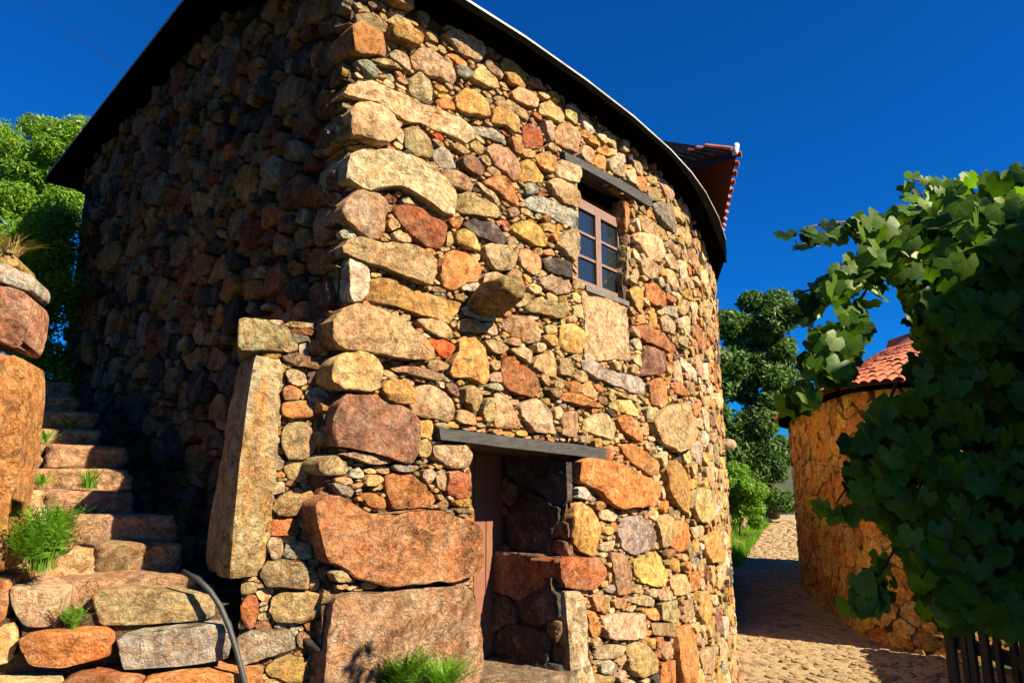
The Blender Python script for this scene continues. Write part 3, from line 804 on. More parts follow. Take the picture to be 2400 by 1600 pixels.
gpolys = [(c, np.array([GABLE.hit(*p) for p in v])) for c, v in TR['gable']]
WG = dict(p=5, t=3, o=2.5, g=2, G=3, m=1.5, y=1.5, c=.5, r=1.5, k=7)  # mix leans to dark stones to help paint the gable's shade
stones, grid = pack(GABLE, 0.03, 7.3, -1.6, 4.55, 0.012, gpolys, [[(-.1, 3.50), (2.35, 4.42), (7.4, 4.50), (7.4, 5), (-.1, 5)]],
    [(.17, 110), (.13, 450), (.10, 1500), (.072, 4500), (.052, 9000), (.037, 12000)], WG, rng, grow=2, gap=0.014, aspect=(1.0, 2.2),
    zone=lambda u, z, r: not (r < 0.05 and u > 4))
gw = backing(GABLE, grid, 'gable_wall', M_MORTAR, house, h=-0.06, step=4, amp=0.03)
lay_stones(GABLE, stones, gw, rng, 300, M_STONE, rough=1.3, colf=lambda st: tuple(.7*q for q in jitter(PAL[st['col']], rng)), depthf=lambda s: 0.12, proudf=lambda s: float(rng.uniform(0.0, 0.07)))  # stone colours scaled down: part of the gable's shade is in them

# reveals of the openings
def local(u):
    p, n = FRONT.frame(u); t = np.array([-n[1], n[0]])
    return lambda a, z, h: np.array([p[0]+t[0]*a+n[0]*h, p[1]+t[1]*a+n[1]*h, z]), p, n, t
def reveal(u, z0, z1, depth, sgn, name, cols):
    L, p, n, t = local(u)
    S = Surf([L(0, 0, -0.02)[:2]-n*s for s in np.arange(0, depth+0.05, 0.05)], sgn)
    st, g = pack(S, 0.0, depth, z0, z1, 0.012, [], [], [(.25, 200), (.17, 260), (.11, 400), (.07, 600)], cols, rng, grow=2, aspect=(1.0, 1.8))
    bk = backing(S, g, name, M_MORTAR, house, h=-0.03, step=3)
    lay_stones(S, st, bk, rng, 60, M_STONE, depthf=lambda s: 0.06)
zsp = FRONT.hit(1312, 1306)[1]
reveal(2.27, zsp-.05, 0.30, 0.80, -1, 'door_reveal', dict(t=1, p=3, k=5))  # dark stones paint the shade on the right jamb
reveal(FRONT.hit(1316, 1450)[0]+.02, -1.65, zsp, 0.80, -1, 'door_reveal', dict(t=1, p=3, k=5))  # same darkened stones carry the jamb's shade lower down
reveal(1.13, -1.65, 0.30, 0.80, 1, 'door_reveal', dict(t=4, o=3, y=2, p=2))
reveal(3.42, 1.70, 2.85, 0.42, -1, 'window_reveal', dict(t=4, o=3, y=2, p=2, g=1))
reveal(2.45, 1.70, 2.85, 0.42, 1, 'window_reveal', dict(t=4, o=3, c=2))

# timber lintels
def surf_beam(name, pts, h0, h1, mat, seg=10):
    q = fpx(pts); mb = MB(); ring = []
    for k in range(seg+1):
        f = k/seg
        for (a, b, h) in ((0, 1, h0), (0, 1, h1), (3, 2, h1), (3, 2, h0)):
            u = q[a][0]*(1-f)+q[b][0]*f; z = q[a][1]*(1-f)+q[b][1]*f
            z += 0.006*fbm((u*3, z, h), 2.0, 3); ring.append(FRONT.to3(u, z, h+0.006*fbm((u*2, z*3, 5), 3.0, 3)))
    f = [(4*k+j, 4*k+(j+1) % 4, 4*k+4+(j+1) % 4, 4*k+4+j) for k in range(seg) for j in range(4)]
    f += [(3, 2, 1, 0), (4*seg, 4*seg+1, 4*seg+2, 4*seg+3)]
    mb.add(ring, f); return mb.build(name, mat, house)
surf_beam('door_lintel', [(1020, 1004), (1412, 1051), (1410, 1077), (1024, 1031)], 0.045, -0.75, M_BEAM)
surf_beam('window_lintel', [(1315, 357), (1523, 468), (1519, 488), (1318, 376)], 0.035, -0.45, M_BEAM)

# door
L, p, n, t = local(1.7)
door = tag(MB(), ) if False else None
mb = MB(); mb.box(L(-0.72, -1.52, -0.80), np.array([*t, 0])*1.35, np.array([*n, 0])*0.03, (0, 0, 2.0)); door = mb.build('door', M_DOOR, house)
for k in range(9):
    mb = MB(); a0 = -0.70+k*0.148
    mb.box(L(a0, -1.50, -0.775), np.array([*t, 0])*0.140, np.array([*n, 0])*0.022, (0, 0, 1.9)); o = mb.build('plank', M_DOOR, door)
    bv = o.modifiers.new('b', 'BEVEL'); bv.width = 0.004
mb = MB(); mb.box(L(-0.15, -1.20, -0.752), np.array([*t, 0])*0.03, np.array([*n, 0])*0.008, (0, 0, 0.13)); mb.tube([L(-0.135, -1.13, -0.75), L(-0.135, -1.13, -0.70), L(-0.05, -1.13, -0.70)], 0.008); mb.build('handle', M_METAL, door)
mb = MB(); mb.box(L(-0.75, -1.75, -0.95), np.array([*t, 0])*1.5, np.array([*n, 0])*0.99, (0, 0, 0.245))
th = mb.build('threshold', M_STONE, house); a = th.data.color_attributes.new('Col', 'FLOAT_COLOR', 'POINT')
for d_ in a.data: d_.color = (.25, .19, .13, 1)
# dark room ceiling over the door recess so that no sky shows
mb = MB(); mb.box(L(-0.8, 0.46, -0.95), np.array([*t, 0])*1.6, np.array([*n, 0])*0.85, (0, 0, 0.05)); mb.build('recess_ceiling', M_BEAM, house)

# window
uc = 2.6
while project(local(uc)[0](0, 2.2, -0.15))[0] < 1396: uc += 0.01
L, p, n, t = local(uc); T3 = np.array([*t, 0]); N3 = np.array([*n, 0])
win = None; D = -0.175; zb, zt, hw = 1.735, 2.66, 0.475
mb = MB()
for a0, a1 in ((-hw, -hw+.045), (hw-.045, hw)): mb.box(L(a0, zb, D), T3*(a1-a0), N3*0.05, (0, 0, zt-zb))
mb.box(L(-hw+.045, zb, D), T3*(2*hw-.09), N3*0.05, (0, 0, .05)); mb.box(L(-hw+.045, zt-.05, D), T3*(2*hw-.09), N3*0.05, (0, 0, .05))
win = mb.build('window', M_FRAME, house)
for s_ in (0, 1):
    a0 = -hw+.047+s_*(hw-.046); wd = hw-.048
    mb = MB(); z0, z1 = zb+.052, zt-.052
    mb.box(L(a0, z0, D+.008), T3*.048, N3*.05, (0, 0, z1-z0)); mb.box(L(a0+wd-.048, z0, D+.008), T3*.048, N3*.05, (0, 0, z1-z0))
    mb.box(L(a0+.048, z0, D+.01), T3*(wd-.096), N3*.045, (0, 0, .05)); mb.box(L(a0+.048, z1-.05, D+.01), T3*(wd-.096), N3*.045, (0, 0, .05))
    ph = (z1-z0-.1)/3
    mb.build('casement', M_FRAME, win)
    for k in (1, 2):
        mb = MB(); mb.box(L(a0+.048, z0+.05+ph*k-.012, D+.018), T3*(wd-.096), N3*.03, (0, 0, .024)); mb.build('glazing_bar', M_FRAME, win)
    for k in range(3):
        mb = MB(); mb.box(L(a0+.045, z0+.048+ph*k, D+.024+.003*(k % 2)), T3*(wd-.09), N3*.005, (0, 0, ph+.004)); mb.build('pane', M_GLASS, win)
mb = MB(); mb.box(L(-hw+.02, zb-.055, D-.02), T3*(2*hw-.16), N3*0.215, (0, 0, .05)); mb.build('window_sill', M_SILL, house)
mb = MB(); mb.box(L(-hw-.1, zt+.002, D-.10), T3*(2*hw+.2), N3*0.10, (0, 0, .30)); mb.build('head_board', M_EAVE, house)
mb = MB(); mb.box(L(-.9, 1.6, D-.12), T3*1.8, N3*0.04, (0, 0, 1.6)); mb.build('window_back', M_BEAM, house)

# projecting corbel stones
def blob(name, c, ax, parent, col, amp=0.10, seed=1.0, mat=None, n=3, sq=2.6, world_off=0):
    bm = bmesh.new(); bmesh.ops.create_icosphere(bm, subdivisions=n, radius=1.0); A = np.array(ax, float)
    V, Fc = [], []
    for v in bm.verts:
        q = np.array(v.co); q = q/(np.sum(np.abs(q)**sq)**(1/sq))
        q = q*(1+amp*fbm((q[0]+seed, q[1], q[2]), 1.6, 4)); V.append(A.T@q)
    Fc = [[v.index for v in f.verts] for f in bm.faces]; bm.free()
    o = link_mesh(name, V, Fc, mat or M_STONE, None, np.tile(col, (len(V), 1))); o.location = c
    return adopt(o, parent)
u, z = FRONT.hit(1128, 706); p0 = FRONT.to3(u, z, 0.15); pf, nf = FRONT.frame(u); tf = np.array([-nf[1], nf[0]])
blob('corbel', p0, [np.array([*(nf*0.29-tf*0.02), 0.05]), np.array([*tf, 0.0])*0.155, np.array([*(-nf*.0), 1])*0.105], house, (.34, .24, .10), 0.16, 4.0, n=4)
u = 7.7; pf, nf = FRONT.frame(u); tf = np.array([-nf[1], nf[0]])
blob('corbel', FRONT.to3(u, 0.48, 0.05), [np.array([*nf, 0])*0.15, np.array([*tf, 0])*0.12, np.array([0, 0, 1])*0.09], house, (.42, .30, .2), 0.12, 9.0)

# eaves and roof
EZ = 3.585
C2 = np.array([CX, CY]); dF0 = np.array([math.sin(math.radians(46)), math.cos(math.radians(46))]); nF0 = np.array([dF0[1], -dF0[0]])
OL, OF, EL = 0.30, 0.235, 4.60
A_ = np.stack([dF0, -DL], 1); sol = np.linalg.solve(A_, (C2+NL*OL)-(C2+nF0*OF)); corner = C2+nF0*OF+dF0*sol[0]
out, inn, zb_, zt_ = [], [], [], []
for s in np.linspace(8.5, 0.6, 12):
    out.append(C2+NL*OL+DL*s); inn.append(C2-NL*0.2+DL*s); zt_.append(EZ+(EL-EZ)*min(1, max(0, s)/2.35)); zb_.append(zt_[-1]-0.09)
out.append(corner); inn.append(C2-NL*0.2-nF0*0.2); zt_.append(EZ); zb_.append(EZ-0.09)
uend = 4.0
while True:
    q = project([*FRONT.to3(uend, EZ, OF)])
    if q[0] > 1700 or uend > 9: break
    uend += 0.02
for u in [0.15, 0.8, 1.45, 2.3, 3.15, 4.05, 4.75, 5.4, (5.4+uend)/2, uend]:
    p3 = FRONT.to3(u, 0, OF); out.append(p3[:2]); inn.append(FRONT.to3(u, 0, -0.2)[:2]); zt_.append(EZ); zb_.append(EZ-0.06-0.30*smooth(4.0, 6.6, u))
mb = MB(); n_ = len(out)
v = [(*q, z) for q, z in zip(out, zt_)]+[(*q, z) for q, z in zip(out, zb_)]+[(*q, z) for q, z in zip(inn, zb_)]+[(*q, z) for q, z in zip(inn, zt_)]
f = [(k, k+1, n_+k+1, n_+k) for k in range(n_-1)]+[(n_+k, n_+k+1, 2*n_+k+1, 2*n_+k) for k in range(n_-1)]
f += [(n_-1, 2*n_-1, 3*n_-1, 4*n_-1), (0, 3*n_, 2*n_, n_)]
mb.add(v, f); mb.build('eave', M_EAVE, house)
mb = MB()
for k in range(n_-1):
    a, b2 = np.array(out[k]), np.array(out[k+1]); d = (b2-a)/np.linalg.norm(b2-a); nn = np.array([d[1], -d[0]])
    mb.box((*(a-nn*0.05), zt_[k]+0.001), (*((b2-a)*1.004), zt_[k+1]-zt_[k]), (*(nn*0.060), 0), (0, 0, 0.018))
mb.build('drip_edge', M_DRIP, house)
rp = (-0.6, 9.6, EZ+1.75); back = [(4.45, 15.6), (6.15, 21.7), (-4.0, 16.0)]
ring = [(*q, z+0.02) for q, z in zip(out, zt_)]+[(*FRONT.to3(u, 0, OF)[:2], EZ+0.03) for u in (uend+0.8,)]+[(*q, EZ+0.03) for q in back]
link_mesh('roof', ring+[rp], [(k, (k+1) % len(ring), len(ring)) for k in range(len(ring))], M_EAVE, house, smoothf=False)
bk = [FRONT.to3(8.9, 0, -.03)[:2], np.array([4.6, 15.5]), np.array([6.35, 21.5]), np.array([-3.8, 15.8]), C2+DL*7.3]
v = [(*q, -3.2) for q in bk]+[(*q, z) for q, z in zip(bk, (3.1, 3.3, 3.5, 3.5, 4.4))]; link_mesh('rear_bounce_wall', v, [(k, k+1, 6+k, 5+k) for k in range(4)], M_STONE, house, np.tile((.55, .39, .2), (10, 1)), smoothf=False)  # unseen wall extended and brightened to bounce sun on the house opposite

# upper tiled roof whose upturned corner shows over the eave
tip = at(1724, 357, 10.0); e1 = at(1602, 392, 10.9); e2 = at(1690, 528, 12.6)
z0 = e1[2]; tipv = np.array(tip)
cen = np.array([1.6, 12.2, z0+1.0])
upper = tag(empty('upper_tiled_roof', (2.2, 12.0, 3.6)), 'small red tiled roof corner with white upturned tip above the dark eave', 'roof')
far1 = np.array([e1[0]-1.8, e1[1]+1.5, z0]); far2 = np.array(e2)+(np.array(e2)-tipv)*0.8; far2[2] = e2[2]
def eave_line(f, a, b): return a*(1-f)+b*f
mb = MB()
loop = [far1, np.array(e1), tipv, np.array(e2), far2]
lowv = [q-np.array([0, 0, 0.10]) for q in loop]
inner = [q*0.55+cen*0.45-np.array([0, 0, 0.35*0+0.45]) for q in loop]
m_ = len(loop)
mb.add(loop+lowv+inner, [(k, k+1, m_+k+1, m_+k) for k in range(m_-1)]+[(m_+k, m_+k+1, 2*m_+k+1, 2*m_+k) for k in range(m_-1)])
mb.build('soffit', M_REDWOOD, upper)
mb = MB(); mb.add([q+np.array([0, 0, 0.01]) for q in loop]+[cen+np.array([0, 0, .35])], [(k, k+1, m_) for k in range(m_-1)]); mb.build('roof_deck', M_TILE, upper)
ctop = cen+np.array([0, 0, .35])
for a, b2, cnt in ((tipv, np.array(e1), 6), (np.array(e1), far1, 8), (tipv, np.array(e2), 9), (np.array(e2), far2, 8)):
    for k in range(cnt):
        q = eave_line((k+0.5)/cnt, a, b2); d = (ctop-q)/np.linalg.norm(ctop-q); s0 = q-d*0.06+np.array([0, 0, .02])
        side = np.cross(d, [0, 0, 1]); side /= np.linalg.norm(side); up = np.cross(side, d)
        mb = MB(); vv = []
        for e in (0, 1):
            for j in range(7):
                an = math.pi*j/6; r_ = 0.085-0.012*e
                vv.append(s0+d*0.55*e+side*math.cos(an)*r_+up*(math.sin(an)*r_*0.8+0.012*(1-e)))
        ff = [(j, j+1, 8+j, 7+j) for j in range(6)]; mb.add(vv, ff); o = mb.build('roof_tile', M_TILE, upper)
        so_ = o.modifiers.new('s', 'SOLIDIFY'); so_.thickness = 0.015
blob('tip_finial', tipv+np.array([0, 0, .05]), [np.array([.05, -.02, 0]), np.array([.01, .05, 0]), np.array([0.02, 0, .10])], upper, (.7, .68, .64), 0.1, 2.0, M_WHITE)
# rendered storey that carries it, hidden behind the eave
mb = MB(); q = [far1*0.5+cen*0.5, tipv*0.5+cen*0.5, np.array(e2)*0.5+cen*0.5, far2*0.5+cen*0.5]
v = [(*w_[:2], 3.3) for w_ in q]+[(*w_[:2], z0-0.05) for w_ in q]; mb.add(v, [(k, k+1, 5+k, 4+k) for k in range(3)]); mb.build('upper_wall', M_MORTAR, upper)

# ------------------------------------------------------------------ gate piers and the stepped alley
pier = tag(empty('gate_pier', (*GATE0, -1.6)), 'pale tall stone slab with capstone and small stones joined to the house corner', 'gate pier')
gp = [(c, np.array([GATE.hit(*p) for p in v])) for c, v in TR['gate']]
umax = GATE.hit(500, 1400)[0]; uL = GATE.hit(600, 1000)[0]; zb2 = GATE.hit(560, 1352)[1]; zt2 = GATE.hit(700, 752)[1]
blockg = [[(uL, zb2), (umax+0.6, zb2), (umax+.6, 3), (uL, 3)], [(-.1, zt2), (umax+.6, zt2), (umax+.6, 3), (-.1, 3)]]
ub = GATE.hit(560, 1450)[0]
blockg.append([(ub, -2.2), (umax+.6, -2.2), (umax+.6, zb2+.01), (ub, zb2+.01)])
stones, grid = pack(GATE, -0.02, umax, -2.0, zt2+0.02, 0.006, gp, blockg, [(.07, 500), (.05, 1500), (.036, 4000), (.026, 6000), (.018, 8000), (.013, 8000)], WF, rng, grow=2, gap=0.004)
pw = backing(GATE, grid, 'pier_wall', M_MORTAR, pier, h=-0.03, step=4)
lay_stones(GATE, stones, pw, rng, 300, M_STONE, depthf=lambda s: 0.10)
# back of the little wall
mb = MB(); L0 = GATE.to3(0, 0, -.28); L1 = GATE.to3(uL, 0, -.28); F0 = GATE.to3(0, 0, -.03); F1 = GATE.to3(uL, 0, -.03)
mb.add([(*q[:2], z) for z in (-1.7, zt2) for q in (F0, F1, L1, L0)], [(1, 0, 3, 2), (4, 5, 6, 7), (5, 1, 2, 6), (2, 3, 7, 6)]); mb.build('pier_back', M_MORTAR, pier)

def prism(name, sections, mat, parent, col, amp=0.012, per=7, seed=0.0, ts=1.5, streak=None):
    """sections: list of (list of corner points) from bottom to top; corners joined into a subdivided, roughened prism"""
    mb = []; V, F, C_ = [], [], []
    sec = [np.array(s, float) for s in sections]; nc = len(sec[0]); K = 26; Nn = nc*per
    for k in range(K+1):
        g = k/K*(len(sec)-1); i = min(int(g), len(sec)-2); f = g-i; s = sec[i]*(1-f)+sec[i+1]*f; cc = s.mean(0)
        sh = 1-0.10*(1 if k in (0, K) else 0)
        for j in range(Nn):
            e = j//per; fr = (j % per)/per; q = s[e]*(1-fr)+s[(e+1) % nc]*fr
            w_ = (q-cc)*sh; ln = np.linalg.norm(w_)+1e-6
            # soften the arrises a little
            rd = 1-0.03*max(0, 1-min(fr, 1-fr)*per)
            q = cc+w_*rd*(1+amp/ln*(fbm((q[0]*3+seed, q[1]*3, q[2]*ts), 2.2, 4)*1.6+fbm((q[0]*14+seed, q[1]*14, q[2]*ts*1.5), 1.5, 3)*.8))
            V.append(q); C_.append(col if streak is None else streak(q, j, k))
    for k in range(K):
        for j in range(Nn): F.append((k*Nn+j, k*Nn+(j+1) % Nn, (k+1)*Nn+(j+1) % Nn, (k+1)*Nn+j))
    F.append(tuple(range(Nn))[::-1]); F.append(tuple(range(K*Nn, (K+1)*Nn)))
    o = link_mesh(name, V, F, mat, parent, np.array(C_), True); o.data.set_sharp_from_angle(angle=math.radians(26)); return o
m_slab = simple('banded_slab_stone', (0.47, 0.335, 0.15), 0.9, 9, 0.6, 1.0, (6, 6, 0.5), bdist=0.03)
def streak(q, j, k):
    f = fbm((q[0]*9, q[1]*9, q[2]*.7), 1.6, 4); g = fbm((q[0]*3+7, q[1]*3, q[2]*.4), 2.0, 3)
    a = np.array((.50, .38, .20)); b_ = np.array((.44, .40, .31)) if g > 0 else np.array((.48, .26, .09))
    w_ = min(1, max(0, .5+f*1.3)); return tuple(a*(1-w_*.7)+b_*w_*.7)
def pt(x, y, h): u, z = GATE.hit(x, y); return GATE.to3(u, z, h)
def sect(xl, xe, xr, y, hl, he, hr, hb=-0.28):
    a, e, r = pt(xl, y, 0), pt(xe, y, 0), pt(xr, y, 0)
    # push each edge along its own view ray so that it keeps its place when depth changes
    f = lambda q, h: q*(1-h/4.3)
    b1 = f(a, -0.30); A, E_, R_ = f(a, hl), f(e, he), f(r, hr)
    z = E_[2]; out = []
    for q in (A, E_, R_): out.append([q[0], q[1], z])
    bq = np.array(out[2])+np.array([-0.05, 0.22, 0]); bl = np.array(out[0])+np.array([0.10, 0.08, 0])
    return out+[bq, bl]
prism('pillar_slab', [sect(480, 536, 612, 1358, -.34, .14, .0), sect(492, 548, 640, 1220, -.34, .13, .0), sect(512, 562, 652, 1080, -.32, .13, .0), sect(535, 580, 660, 940, -.28, .12, .0), sect(560, 600, 668, 832, -.22, .10, .0)],
      M_STONE, pier, (.5, .4, .2), 0.022, 9, 3.0, 0.5, streak)
capt = [GATE.hit(460+x/3.0157, 720+y/3.0157) for x, y in ((290, 320), (300, 80), (350, 75), (500, 90), (560, 130), (660, 150), (720, 310), (600, 320), (450, 312))]
def slab_stone(name, poly, parent, col, base=0.0, depth=0.3, seed=3, proud=0.03, hi=44):
    r_ = np.random.default_rng(seed); q = np.array(poly); c = q.mean(0)
    lo, hi_ = q.min(0)-.02, q.max(0)+.02
    st, _ = pack(GATE, lo[0], hi_[0], lo[1], hi_[1], 0.005, [('c', q)], [], [], dict(c=1), r_, grow=0, gap=0.0)
    st = st[0]; V, F = stone_geo(GATE, st, r_, proud, depth, True, base)
    c3 = V.mean(0); o = link_mesh(name, V-c3, F, M_STONE, None, np.tile(col, (len(V), 1))); o.location = c3
    return adopt(o, parent)
slab_stone('capstone', capt, pier, (.42, .36, .19), 0.03, 0.34, 5)

post = tag(empty('gate_post', (*GATE.to3(1.9, 0, 0)[:2], -1.2)), 'orange stone gatepost slab topped by a reddish block and straw', 'gate post')
pcol = [(.56, .26, .09), (.50, .25, .17), (.50, .43, .36), (.50, .36, .14)]
pnm = ['post_slab', 'block', 'flat_stone', 'cap_stone']
for k, (c, v) in enumerate(TR['post']):
    slab_stone(pnm[k], [GATE.hit(p[0]-(26 if p[0] > 20 else 0), p[1]) for p in v], post, pcol[k], [0.02, 0.05, 0.06, 0.0][k], 0.35, 20+k, [0.03, 0.035, 0.03, 0.02][k])

steps = tag(empty('stone_steps', (*GATE.to3(1.0, 0, 0.2)[:2], -1.6)), 'weathered stone steps rising through the gate along the shaded wall', 'steps')
srng = np.random.default_rng(3)
for k, (c, v) in enumerate(TR['sill']):
    row = [0.02, 0.02, .12, .12, .20, .20, .20, .0, .05][k]
    slab_stone('step_stone', [GATE.hit(*p) for p in v], steps, jitter(tuple(1.15*q for q in PAL[c]), srng), row, 0.45, 40+k, 0.035)
# earth fill under and between them
mb = MB(); a, b2 = GATE.to3(umax-.05, 0, 0.0), GATE.to3(2.6, 0, 0.0); bb, aa = GATE.to3(2.6, 0, -0.6), GATE.to3(umax-.35, 0, -0.6)
zs = GATE.hit(300, 1362)[1]
mb.add([(*q[:2], z) for z in (-2.0, zs-0.16) for q in (a, b2, bb, aa)], [(0, 1, 5, 4), (1, 2, 6, 5), (4, 5, 6, 7)]); mb.build('earth_fill', M_MORTAR, steps)
def block(o, ax, ay, az, parent, name, col, seed):
    """rough stone block: rounded, noisy box"""
    o, ax, ay, az = map(np.array, (o, ax, ay, az)); c = o+(ax+ay+az)/2
    return blob(name, c, [ax/2, ay/2, az/2], parent, col, 0.10, seed, n=4, sq=11.0)
for k in range(0, 10):
    zt = zs-0.02+0.168*k
    g = np.array([CX, CY])+DL*(0.35+0.40*k)-DG*0.02
    x = 0.50+srng.uniform(-.08, .08)
    while x < 1.75:
        wd = srng.uniform(0.42, 0.85); q = g-DG*(x+wd); hh = 0.19+srng.uniform(-.01, .02)
        sk = srng.normal(0, .035); q = q+DL*srng.normal(0, .03)
        block((q[0], q[1], zt-hh), (*(DG*wd*0.985+DL*sk), srng.normal(0, .012)), (*(DL*0.55), 0), (0, 0, hh+srng.uniform(-.012, .02)), steps, 'step_stone', jitter((.54, .33, .18), srng, .12), float(k*7+x))
        x += wd

# black hose down the steps
mb = MB(); hp = [(430, 1338, .02), (468, 1352, .10), (495, 1375, .14), (520, 1410, .16), (540, 1455, .19), (556, 1500, .24), (570, 1550, .27), (582, 1600, .28), (588, 1660, .28)]
mb.tube([tuple(pt(x, y, h)) for x, y, h in hp], 0.016, 10); o = mb.build('garden_hose', M_HOSE, None, True)
tag(o, 'black rubber hose running down over the front step stones', 'hose')
# ------------------------------------------------------------------ cobbled lane
def lane_z(x, y): return terrain(x, y)+0.05
LX = lambda y: (np.interp(y, [-4, 4, 8, 11, 13, 18, 24, 34, 46], [-3.5, -1.0, 1.2, 3.0, 3.9, 5.0, 7.4, 11.7, 17.2]), np.interp(y, [-4, 4, 8, 11, 13, 18, 24, 34, 46], [4.0, 5.0, 6.6, 7.4, 6.9, 7.4, 9.6, 13.6, 18.2]))
V, F = [], []
ys = np.arange(6.5, 46, 0.5)
for y in ys:
    a, b2 = LX(y)
    for k in range(9):
        x = a+(b2-a)*k/8; V.append((x, y, lane_z(x, y)))
for i in range(len(ys)-1):
    for k in range(8): F.append((i*9+k, i*9+k+1, (i+1)*9+k+1, (i+1)*9+k))
lane = tag(link_mesh('lane', V, F, M_LANE), kind='structure')
crng = np.random.default_rng(8); variants = []
for k in range(10):
    N = 9; ph = (np.arange(N)+crng.uniform(-.25, .25, N))/N*2*math.pi; rr = 1+crng.normal(0, .12, N)
    vv, ff = [], []
    for f, h in ((1.0, -0.04), (0.96, 0.004), (0.82, 0.013), (0.45, 0.017)):
        vv += [(math.cos(a)*r*f, math.sin(a)*r*f, h+crng.normal(0, .004)) for a, r in zip(ph, rr)]
    vv.append((0, 0, 0.017))
    for i in range(3): ff += [(i*N+j, i*N+(j+1) % N, (i+1)*N+(j+1) % N, (i+1)*N+j) for j in range(N)]
    ff += [(3*N+j, 3*N+(j+1) % N, 4*N) for j in range(N)]
    variants.append((np.array(vv), ff))
meshes = []
for k, (vv, ff) in enumerate(variants):
    me = bpy.data.meshes.new('cobble'); me.from_pydata([tuple(q) for q in vv], [], ff); me.materials.append(M_STONE)
    a = me.color_attributes.new('Col', 'FLOAT_COLOR', 'POINT'); c = jitter(PAL['ttcmtgpo'[k % 8]], crng, .1)
    c = tuple(0.30*q+0.60*e for q, e in zip(c, (.48, .37, .23)))
    for d_ in a.data: d_.color = (*c, 1)
    me.polygons.foreach_set('use_smooth', np.ones(len(ff), bool)); meshes.append((me, c))
cand = []
y = 9.6
while y < 41:
    sz = 0.095+0.004*max(0, y-16); a, b2 = LX(y); x = a+crng.uniform(0, .2)
    while x < b2:
        s = sz*crng.uniform(0.5, 1.4); q = (x+crng.normal(0, .02), y+crng.normal(0, .03))
        cand.append((q[0], q[1], s)); x += s*2.05
    y += sz*1.75
def vis(x, y, z):
    q = project((x, y, z)); return q and 1640 < q[0] < 2430 and 1180 < q[1] < 1625
cand = [c for c in cand if vis(c[0], c[1], lane_z(c[0], c[1]))]
cand.sort(key=lambda c: c[1]); mb = MB()
for i, (x, y, s) in enumerate(cand):
    k = int(crng.integers(10)); an = crng.uniform(0, 6.28); asp = crng.uniform(.8, 1.3)
    M4 = Matrix.Translation((x, y, lane_z(x, y)+crng.normal(-.003, .008))) @ Matrix.Rotation(an, 4, 'Z') @ Matrix.Diagonal((s*asp, s/asp, s/0.11, 1))
    if i < 300:
        o = bpy.data.objects.new('cobble', meshes[k][0]); COL.objects.link(o); o.parent = lane; o.matrix_local = M4
    else:
        mb.add([M4 @ Vector(q) for q in variants[k][0]], variants[k][1], np.array(meshes[k][1]))
if mb.v: tag(mb.build('small_cobbles', M_STONE, lane, True), kind='stuff')

# ------------------------------------------------------------------ round-cornered building on the right of the lane
nb = tag(empty('round_cornered_house', (7.5, 16, -2.95)), 'ochre rubble house with rounded corner and red tiled roof beyond the vine', 'house')
pl = [(14.0, 10.6), (11.0, 11.2), (8.4, 11.8), (7.3, 12.1), (6.75, 12.5), (6.52, 13.1), (6.55, 13.9), (6.75, 15.0), (7.15, 17.0), (7.65, 19.0), (8.3, 21.0), (9.2, 22.6), (10.6, 23.8), (12.5, 24.2)]
def chaikin(P, n=2):
    P = [np.array(p, float) for p in P]
    for _ in range(n):
        Q = [P[0]]
        for a, b2 in zip(P[:-1], P[1:]): Q += [a*.75+b2*.25, a*.25+b2*.75]
        P = Q+[P[-1]]
    return P
plc = chaikin(pl); NBS = Surf(plc, -1)
EN = 1.62
u_lo = 4.0; u_hi = float(NBS.u[-1])-3.4
st, g = pack(NBS, 0.0, float(NBS.u[-1]), -3.1, EN, 0.03, [], [], [(.24, 300), (.18, 900), (.14, 2600), (.105, 6000), (.08, 9000)], dict(t=2, o=8, y=6, r=1), np.random.default_rng(4), grow=2, gap=0.012, aspect=(1.0, 1.8), zone=lambda u, z, r: u_lo < u < u_hi)
nw = backing(NBS, g, 'outer_wall', M_MORTAR, nb, h=-0.03, step=4, amp=0.05)
lay_stones(NBS, st, nw, np.random.default_rng(6), 300, M_STONE, colf=lambda q: jitter({'t': (.70, .45, .16), 'o': (.72, .36, .08), 'y': (.74, .46, .12), 'r': (.6, .24, .06)}[q['col']], crng, .15), depthf=lambda s: 0.08, proudf=lambda s: float(crng.uniform(0.01, .06)), minpx=5)
# eave and tiled roof
cen = np.array([10.3, 17.6, EN+1.5]); lo = [(*(q+NBS.n[i]*0.32), EN) for i, q in enumerate(plc)]; nE = len(lo)
mb = MB(); inn2 = [(*(q-NBS.n[i]*0.1), EN-0.02) for i, q in enumerate(plc)]; bot = [(a, b2, c-0.10) for a, b2, c in lo]
mb.add(lo+bot+inn2, [(k, k+1, nE+k+1, nE+k) for k in range(nE-1)]+[(nE+k, nE+k+1, 2*nE+k+1, 2*nE+k) for k in range(nE-1)]); mb.build('eave', M_EAVE, nb)
ridge = [(11.2, 13.8, EN+2.3), (11.0, 20.0, EN+2.3)]
def ridge_pt(i):
    f = i/(nE-1); return np.array(ridge[0])*(1-f)+np.array(ridge[1])*f
mb = MB(); mb.add(lo+[tuple(ridge_pt(i)) for i in range(nE)], [(k, k+1, nE+k+1, nE+k) for k in range(nE-1)]); mb.build('roof_deck', M_TILE, nb)
